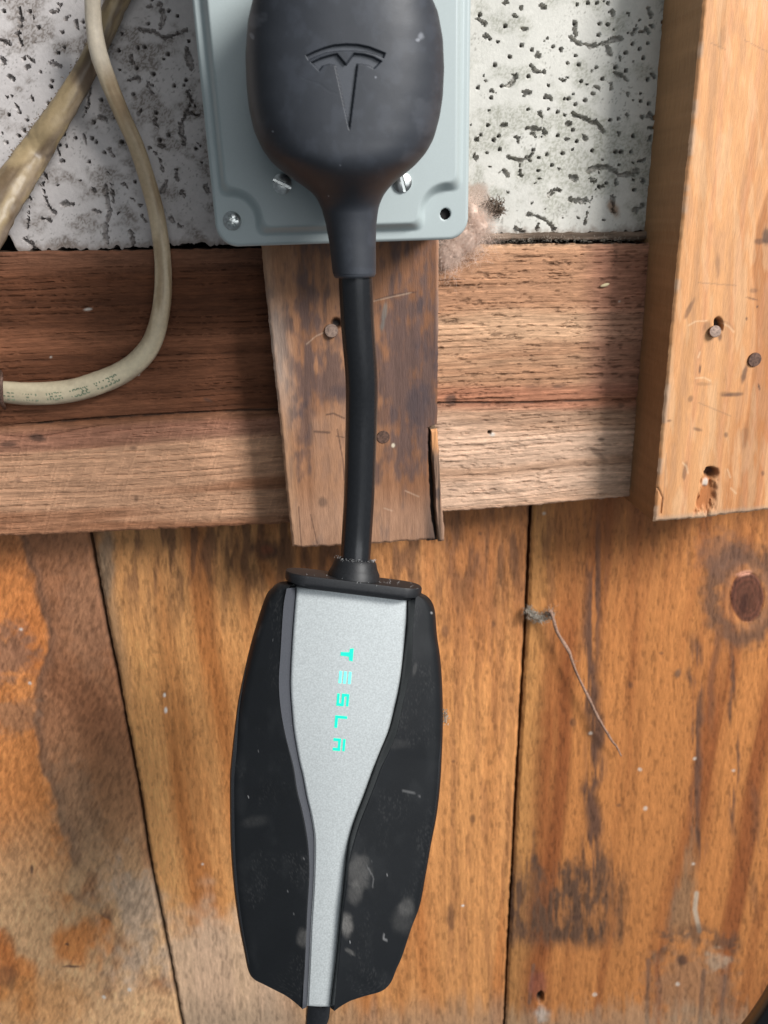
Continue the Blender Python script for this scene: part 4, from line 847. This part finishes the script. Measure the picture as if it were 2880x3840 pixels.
# bright lettering, reads downward with letter tops to the right
def faceY(u, v):
    p = Q(u, v, DSil); i = int(np.argmin(np.abs(A_[:, 2]-p[2]))); wd = B_[i][0]-A_[i][0]; s_ = (p[0]-A_[i][0])/wd
    return DSil-.0010*math.sin(s_*math.pi)*min(wd/.04, 1)
dd = np.array([-29, 339.])/np.hypot(29, 339); rt = np.array([-dd[1], dd[0]])*-1
if rt[0] < 0: rt = -rt
def letter(name, centre, polys, mat):
    V = []; Fc = []
    for pl in polys:
        pts = []
        for a, b_ in pl:
            uv = np.array(centre)+dd*a*24.5+rt*b_*23.5; y = faceY(uv[0], uv[1])-.00016; pts.append(Q(uv[0], uv[1], y))
        v2, f2 = extrude_poly(pts, CN*.0004); k = len(V); V += v2.tolist(); Fc += [[q+k for q in f] for f in f2]
    o = obj(name, V, Fc, mat, ctrl, smooth=False); return o
def bar(a0, a1, b0, b1): return [(a0, b0), (a1, b0), (a1, b1), (a0, b1)]
letter('letter_t', (1301, 2454), [[(-1, 1), (1, 1), (.9, .42), (.34, .36), (.28, -.2), (.26, -1.0), (-.28, -1.0), (-.3, -.2), (-.36, .36), (-.9, .42)]], M['led'])
letter('letter_e', (1294, 2541), [bar(-.92, .92, .55, .97), bar(-.92, .92, -.22, .2), bar(-.92, .92, -.97, -.55)], M['led2'])
letter('letter_s', (1286, 2625), [bar(-.95, .92, .57, .95), bar(-.95, -.55, -.02, .575), bar(-.95, .95, -.22, .20), bar(.55, .95, -.75, -.21), bar(-.92, .95, -.97, -.58)], M['led'])
letter('letter_l', (1278, 2708), [bar(-.95, -.55, -.95, .95), bar(-.56, .92, -.95, -.5)], M['led'])
letter('letter_a', (1272, 2793), [bar(-.92, .92, .57, .95), bar(-.95, .95, -.2, .22), bar(-.95, -.52, -.97, -.19), bar(.52, .95, -.97, -.19)], M['led'])
# top flange and boot, in the tilted frame of the controller
CAPD = .0085
tl, tr_ = Q(1070, 2157, CAPD), Q(1578, 2203, CAPD); ctr = (tl+tr_)/2; ex = tr_-tl; wd = np.linalg.norm(ex); ex /= wd; ez = np.cross(ex, CN); ez /= np.linalg.norm(ez)
if ez[2] < 0: ez = -ez
ey = CN
rr2 = rrect(-wd/2, wd/2, -.0108, .0092, .0085, 12); rr2 = [(x, y-(.0018*(1-(x/(wd/2))**2) if y < 0 else 0)) for x, y in rr2]
V = []
prof = [(.88, -.0036), (.90, -.0030), (.93, -.0026), (.985, -.0022), (1.0, -.0012), (1.0, .0012), (.99, .0016), (.93, .0017)]
for k, h_ in prof:
    for x, y in rr2: V.append(ctr+ex*x*k+ey*y*(.4+.6*k)+ez*(h_-.0009*(x/(wd/2))))
n_ = len(rr2); Fc = [[i*n_+k, i*n_+(k+1) % n_, (i+1)*n_+(k+1) % n_, (i+1)*n_+k] for i in range(len(prof)-1) for k in range(n_)]
Fc += [list(range(n_))[::-1], [(len(prof)-1)*n_+k for k in range(n_)]]
obj('end_cap', V, Fc, M['boot'], ctrl, sharp=40)
cb = Q(1328, 2152, CAPD)
BR = [(.0110, -.003), (.0106, .0006), (.0098, .0020), (.0092, .0035), (.0088, .0052), (.0080, .0062), (.0070, .0062), (.0066, .0040)]
V, Fc = lathe(BR, cb, ez, 48)
obj('strain_relief', V, Fc, M['boot'], ctrl, sharp=50)
# lint caught on the rim
def fibres(name, centres, n, spread, length, rad, mat, parent=None, droop=0, seg=5, curl=.5):
    V = []; Fc = []
    for _ in range(n):
        c0 = np.array(random.choice(centres))+np.array([random.gauss(0, s_) for s_ in spread])
        d_ = np.array([random.gauss(0, 1), random.gauss(0, .6), random.gauss(0, 1)]); d_ /= np.linalg.norm(d_); p = c0.copy(); ln = length*random.uniform(.5, 1.5)/seg; pts = []
        for k in range(seg+1):
            pts.append(p.copy()); d_ = d_+np.array([random.gauss(0, curl), random.gauss(0, curl), random.gauss(0, curl)-droop]); d_ /= np.linalg.norm(d_); p = p+d_*ln
        k0 = len(V)
        for i, q in enumerate(pts):
            r_ = rad*(1-.6*i/seg)
            for a in range(3): V.append(q+r_*np.array([math.cos(a*2.09), .5*math.sin(a*1.3), math.sin(a*2.09)]))
        for i in range(seg):
            for a in range(3): Fc.append([k0+i*3+a, k0+i*3+(a+1) % 3, k0+i*3+3+(a+1) % 3, k0+i*3+3+a])
    return obj(name, V, Fc, mat, parent)
capc = [ctr+ex*x-ey*random.uniform(.004, .0115)+ez*.0018 for x in np.linspace(-wd*.45, wd*.45, 60)]
o = fibres('lint', capc, 60, (.0012, .0008, .0003), .0009, .00006, M['lint'], ctrl, curl=.4); o['kind'] = 'stuff'
o = fibres('lint', [cb+ex*.0076*math.cos(a)+ey*.0076*math.sin(a)+ez*.0062 for a in np.linspace(math.pi, 2*math.pi, 14)], 90, (.0006, .0006, .0004), .0010, .00006, M['lint'], ctrl, curl=.5); o['kind'] = 'stuff'
# lower cable
path = rails([Q(1196, 3720, .012), Q(1190, 3800, .012), Q(1184, 3850, .012), Q(1170, 3960, .012), Q(1160, 4100, .014)], 8)
V, Fc = tube(path, .0048, .0048, 40); obj('cable', V, Fc, M['cablerubber'], chg)
V, Fc = lathe([(.0050, -.003), (.0053, -.0015), (.0053, .006)], Q(1192, 3796, .012), ez, 40); obj('cable_collar', V, Fc, M['cablerubber'], ctrl, sharp=40)

# ------------------------------------------------------------------ old white cables
def cable(name, pts, label, rough, base, dark, kd, group=None):
    arr = rails([(u, v, D, w_) for u, v, D, w_ in pts], 14)
    path = np.array([P(a[0], a[1], a[2]) for a in arr]); ra = np.array([a[3]/2/F*np.linalg.norm(P(a[0], a[1], a[2])-CAM)*.93 for a in arr])
    seg = 40; V, Fc = tube(path, ra, np.minimum(ra*.8, .0048), seg, rough)
    n = len(path); ii, kk = np.meshgrid(np.arange(n), np.arange(seg), indexing='ij')
    U, Vp = proj(V[:, 0], V[:, 1], V[:, 2])
    s_ = np.concatenate([[0], np.cumsum(np.linalg.norm(np.diff(path, axis=0), axis=1))])[ii].ravel(); a = (kk/seg*2*np.pi).ravel()
    # folds and grime run along the cable
    g = fbm(s_*45, np.cos(a)*1.6+np.sin(a)*.9, 5, 4); col = mix(base, dark, kd*ss(.42, .68, g))
    return arr, path, ra, V, Fc, col, U, Vp, s_, a
CB = (.64, .51, .34)
arr, path, ra, V, Fc, col, U, Vp, s_, a = cable('white_cable', [(345, -90, .372, 48), (347, 0, .374, 49), (352, 90, .376, 52), (366, 181, .377, 56), (394, 271, .379, 56), (455, 422, .384, 54), (509, 543, .387, 55), (549, 663, .389, 56), (583, 784, .389, 58), (603, 904, .388, 59), (612, 1010, .388, 61), (610, 1110, .387, 64), (594, 1212, .386, 68), (566, 1290, .386, 73), (518, 1352, .386, 78), (448, 1402, .386, 82), (362, 1438, .386, 84), (275, 1464, .387, 84), (181, 1475, .387, 83), (94, 1476, .388, 81), (14, 1470, .389, 78), (-120, 1462, .389, 76), (-420, 1458, .389, 74), (-900, 1500, .389, 72)], '', .03, CB, (.34, .23, .13), .75)
col = mix(col, (.70, .62, .50), .75*ss(330, 200, Vp)*ss(-300, -100, Vp)); col = mix(col, (.30, .20, .11), .45*ss(330, 420, Vp)*ss(900, 700, Vp)); col = mix(col, (.62, .56, .40), .6*ss(1150, 1400, Vp))
outer_ = ss(-.2, .8, np.cos(a)*-1)
top = ss(0.1, .95, np.cos(a)); col = mix(col, (.27, .22, .17), .55*top*ss(1150, 1350, Vp)*ss(.3, .6, fbm(s_*120, a*2, 8, 3)))
white = obj('white_cable', V, Fc, M['sheath'], None, col=col); tag(white, 'yellowed white flat cable looping down over the cross board, with faded green print', 'cable', 'old white cables on the wall')
# faded print on the loop: small thin glyph strokes lying on the sheath
ink = plain('faded_green_ink', (.22, .25, .17), .8, 0, .2, None, .25, 900)
def ink_marks():
    V = []; Fc = []
    k_ = [i for i in range(len(arr)) if arr[i][1] > 1385 and 10 < arr[i][0] < 470]
    seg = 40; T = np.gradient(path, axis=0); T /= np.linalg.norm(T, axis=1)[:, None]
    S_ = np.concatenate([[0], np.cumsum(np.linalg.norm(np.diff(path, axis=0), axis=1))])
    s0, s1 = S_[k_[0]], S_[k_[-1]]
    def at(s, b):                                  # b: across, -1..1
        i = np.interp(s, S_, np.arange(len(S_))); i0 = int(i); f = i-i0; i1 = min(i0+1, len(S_)-1)
        c_ = path[i0]*(1-f)+path[i1]*f; t_ = T[i0]; n1 = np.cross(t_, [0, 1, 0]); n1 /= np.linalg.norm(n1); r_ = ra[i0]*(1-f)+ra[i1]*f
        q = c_+n1*r_*b; q[1] -= min(r_*.8, .0048)*math.sqrt(max(1-b*b, 0))*1.035; return q
    def seg_(sa, ba, sb, bb_, w_=.00032):
        p, q = at(sa, ba), at(sb, bb_); d_ = q-p; n1 = np.cross(d_, [0, 1, 0]); L_ = np.linalg.norm(n1)
        if L_ < 1e-9: return
        n1 = n1/L_*w_; k = len(V); 
        for x in (p-n1, q-n1, q+n1, p+n1): V.append(x)
        for x in (p-n1, q-n1, q+n1, p+n1): V.append(x+np.array([0, .0003, 0]))
        Fc.extend([[k, k+1, k+2, k+3], [k+7, k+6, k+5, k+4], [k, k+4, k+5, k+1], [k+1, k+5, k+6, k+2], [k+2, k+6, k+7, k+3], [k+3, k+7, k+4, k]])
    glyph = {'E': [(0, 0, 0, 1), (0, 0, 1, 0), (0, .5, .8, .5), (0, 1, 1, 1)], 'W': [(0, 1, .3, 0), (.3, 0, .5, .7), (.5, .7, .7, 0), (.7, 0, 1, 1)], 'I': [(.5, 0, .5, 1)], '1': [(.5, 0, .5, 1), (.2, .8, .5, 1)], 'T': [(0, 1, 1, 1), (.5, 0, .5, 1)], 'H': [(0, 0, 0, 1), (1, 0, 1, 1), (0, .5, 1, .5)], 'R': [(0, 0, 0, 1), (0, 1, 1, .9), (1, .9, 1, .55), (1, .55, 0, .5), (.4, .5, 1, 0)], 'O': [(0, 0, 0, 1), (0, 1, 1, 1), (1, 1, 1, 0), (1, 0, 0, 0)], 'A': [(0, 0, .5, 1), (.5, 1, 1, 0), (.2, .4, .8, .4)], '-': [(0, .5, 1, .5)]}
    s = s0+.004; 
    for ch in 'OEETTA  RROOI  HEHI  TIHI  EE-E-':
        if ch == ' ': s += .0016; continue
        for (x0, y0, x1, y1) in glyph[ch]: 
            seg_(s+x0*.0013, .45-.62*(1-y0), s+x1*.0013, .45-.62*(1-y1))
        s += .0021
        if s > s1: break
    o = obj('faded_print', V, Fc, ink, white, smooth=False)
ink_marks()
arr2, path2, ra2, V, Fc, col, U, Vp, s_, a = cable('old_cable', [(520, -120, .394, 62), (442, 0, .394, 66), (395, 110, .393, 66), (322, 265, .392, 68), (250, 386, .390, 76), (190, 482, .389, 88), (130, 573, .390, 100), (60, 675, .381, 112), (0, 765, .374, 124), (-80, 900, .366, 136), (-260, 1220, .358, 140), (-420, 1600, .355, 140), (-520, 2100, .36, 135)], '', .10, (.30, .225, .125), (.12, .08, .045), 1.0)
top = ss(.25, 1, np.cos(a)*-1); top2 = ss(.25, 1, np.cos(a))
col = mix(col, (.20, .155, .12), .75*np.maximum(top2, 0)*ss(.2, .6, fbm(s_*150, a*2, 8, 3)))
col = mix(col, (.15, .10, .07), .5*ell(U, Vp, 310, 290, 60, 60, 0, .3, 2))
oc = obj('old_cable', V, Fc, M['sheath'], None, col=col); tag(oc, 'thick grimy tan cable running diagonally behind the thinner loop, crusted with dirt', 'cable', 'old white cables on the wall')
crust = [path2[i]+np.array([-.7*ra2[i], -.001, .6*ra2[i]]) for i in range(30, len(path2)-8)]
o = fibres('dirt_crust', crust, 260, (.0006, .0008, .0006), .0013, .00022, plain('crusty_dirt', (.22, .16, .11), .95, 0, .1), oc, curl=.9); o['kind'] = 'stuff'
# staple pinning the loop at the left
V, Fc = tube(rails([P(2, 1395, .394), P(4, 1405, .383), P(2, 1440, .3795), P(4, 1500, .3800), P(14, 1522, .384), P(16, 1530, .394)], 8), .0011, .0008, 12, .2)
o = obj('cable_staple', V, Fc, M['rust']); tag(o, 'dark rusty staple pinning the looped cable at the left edge', 'staple')

# ------------------------------------------------------------------ insulation, webs, twig, seed
it = root('insulation_tuft', 'pinkish beige tuft of fluffy insulation sticking out from under the box corner', 'insulation', P(1740, 980, .39))
lump = [((1738, 890), .0080, .0070), ((1695, 935), .0050, .0040), ((1790, 850), .0050, .0050), ((1765, 800), .0035, .0050), ((1670, 960), .0040, .0060)]
cent = []
V = []; Fc = []
for (uv, rx_, rz_) in lump:
    c_ = P(uv[0], uv[1], .396); k0 = len(V); n1, n2 = 28, 40
    for i in range(n1+1):
        for j in range(n2):
            th_, ph = math.pi*i/n1, 2*math.pi*j/n2; d_ = np.array([math.sin(th_)*math.cos(ph), math.sin(th_)*math.sin(ph), math.cos(th_)])
            q = 1+.30*(fbm(np.array([d_[0]*2.3+d_[1]*3+uv[0]]), np.array([d_[2]*2.6+d_[1]]), 3, 4)[0]-.5)
            V.append(c_+d_*np.array([rx_, .007, rz_])*q)
    for i in range(n1):
        for j in range(n2): Fc.append([k0+i*n2+j, k0+(i+1)*n2+j, k0+(i+1)*n2+(j+1) % n2, k0+i*n2+(j+1) % n2])
    cent += [(c_, rx_, rz_)]*int(rx_*1500)
obj('wool_core', V, Fc, M['fibre'], it)['kind'] = 'stuff'
pts = [c_+np.array([random.gauss(0, rx_*.6), -random.uniform(.001, .008), random.gauss(0, rz_*.6)]) for c_, rx_, rz_ in cent for _ in range(8)]
fibres('fibres', pts, 4200, (.0010, .0010, .0010), .0075, .000045, M['fibre'], it, droop=.05, seg=7, curl=.28)['kind'] = 'stuff'
pts = [P(u, v, .399) for u, v in ((1825, 770), (1840, 760), (1850, 775), (1870, 765), (1860, 790), (1880, 785), (1868, 800))]
o = fibres('debris_clump', pts, 260, (.0010, .0012, .0008), .0026, .00028, plain('brown_debris', (.17, .13, .10), .95, 0, .1, None, .4, 400), None, curl=.9)
tag(o, 'crumpled dark brown clump of debris on the foam just right of the box corner', 'debris'); 
ed = [P(u, 903+random.uniform(-5, 4)-(u-1800)*.01, .394) for u in np.linspace(1850, 2380, 26)]
o = fibres('cobweb', ed, 240, (.003, .001, .0008), .0018, .00007, M['dust'], None, curl=.6); tag(o, 'dusty grey cobweb shreds along the top edge of the cross board', 'cobweb', kind='stuff')
tw = root('hanging_rootlet', 'thin brown rootlet dangling on the right plank from a grey web knot', 'rootlet', P(2318, 2822, .43))
path = rails([P(u, v, D) for u, v, D in ((2062, 2290, .425), (2071, 2308, .423), (2090, 2372, .424), (2134, 2445, .424), (2142, 2470, .423), (2171, 2544, .424), (2210, 2622, .424), (2232, 2670, .424), (2256, 2714, .424), (2294, 2776, .425), (2312, 2800, .426), (2330, 2835, .4275))], 8)
V, Fc = tube(path, np.interp(np.arange(len(path)), [0, 6, 70, len(path)], [.0015, .0011, .0010, .0004]), np.interp(np.arange(len(path)), [0, 6, 70, len(path)], [.0015, .0011, .0010, .0004]), 10, .6)
obj('stem', V, Fc, M['root'], tw)
fibres('web_knot', [P(u, v, .427) for u, v in ((1985, 2290), (1995, 2305), (2010, 2312), (2030, 2318), (2048, 2316), (2062, 2305))], 420, (.0014, .0014, .0014), .0034, .00020, M['dust'], tw, curl=.6)['kind'] = 'stuff'
fibres('web_fibres', [P(u, v, .427) for u, v in ((2067, 2290), (2075, 2280), (2100, 2380), (2150, 2480))], 24, (.001, .001, .001), .005, .00008, M['dust'], tw, curl=.25)['kind'] = 'stuff'
c_ = P(2268, 1069, DB-.0012); V, Fc = lathe([(.0001, -.0026), (.0006, -.0018), (.0009, 0), (.0006, .0018), (.0001, .0026)], c_, (1, 0, .25), 12)
o = obj('seed', V, Fc, M['seed']); tag(o, 'tiny pale yellow seed stuck to the cross board near the right stud', 'seed')
o = fibres('debris_clump', [Q(1671, v, .010) for v in (2665, 2680, 2695, 2705)], 50, (.0006, .001, .0008), .0014, .00018, M['dust'], None, curl=.8); tag(o, 'tiny straw-coloured crumb of debris clinging to the right edge of the controller', 'debris')
# unidentified black rounded shape cutting the lower right corner, built as a tube
path = rails([P(2620, 4140, .20), P(2770, 3970, .19), P(2875, 3845, .185), P(2965, 3700, .18), P(3055, 3480, .175)], 10)
V, Fc = tube(path, .0066, .0066, 32); o = obj('black_corner_shape', V, Fc, M['cablerubber']); tag(o, 'unidentified black rounded shape out of focus, crossing the extreme lower right corner', 'hose')
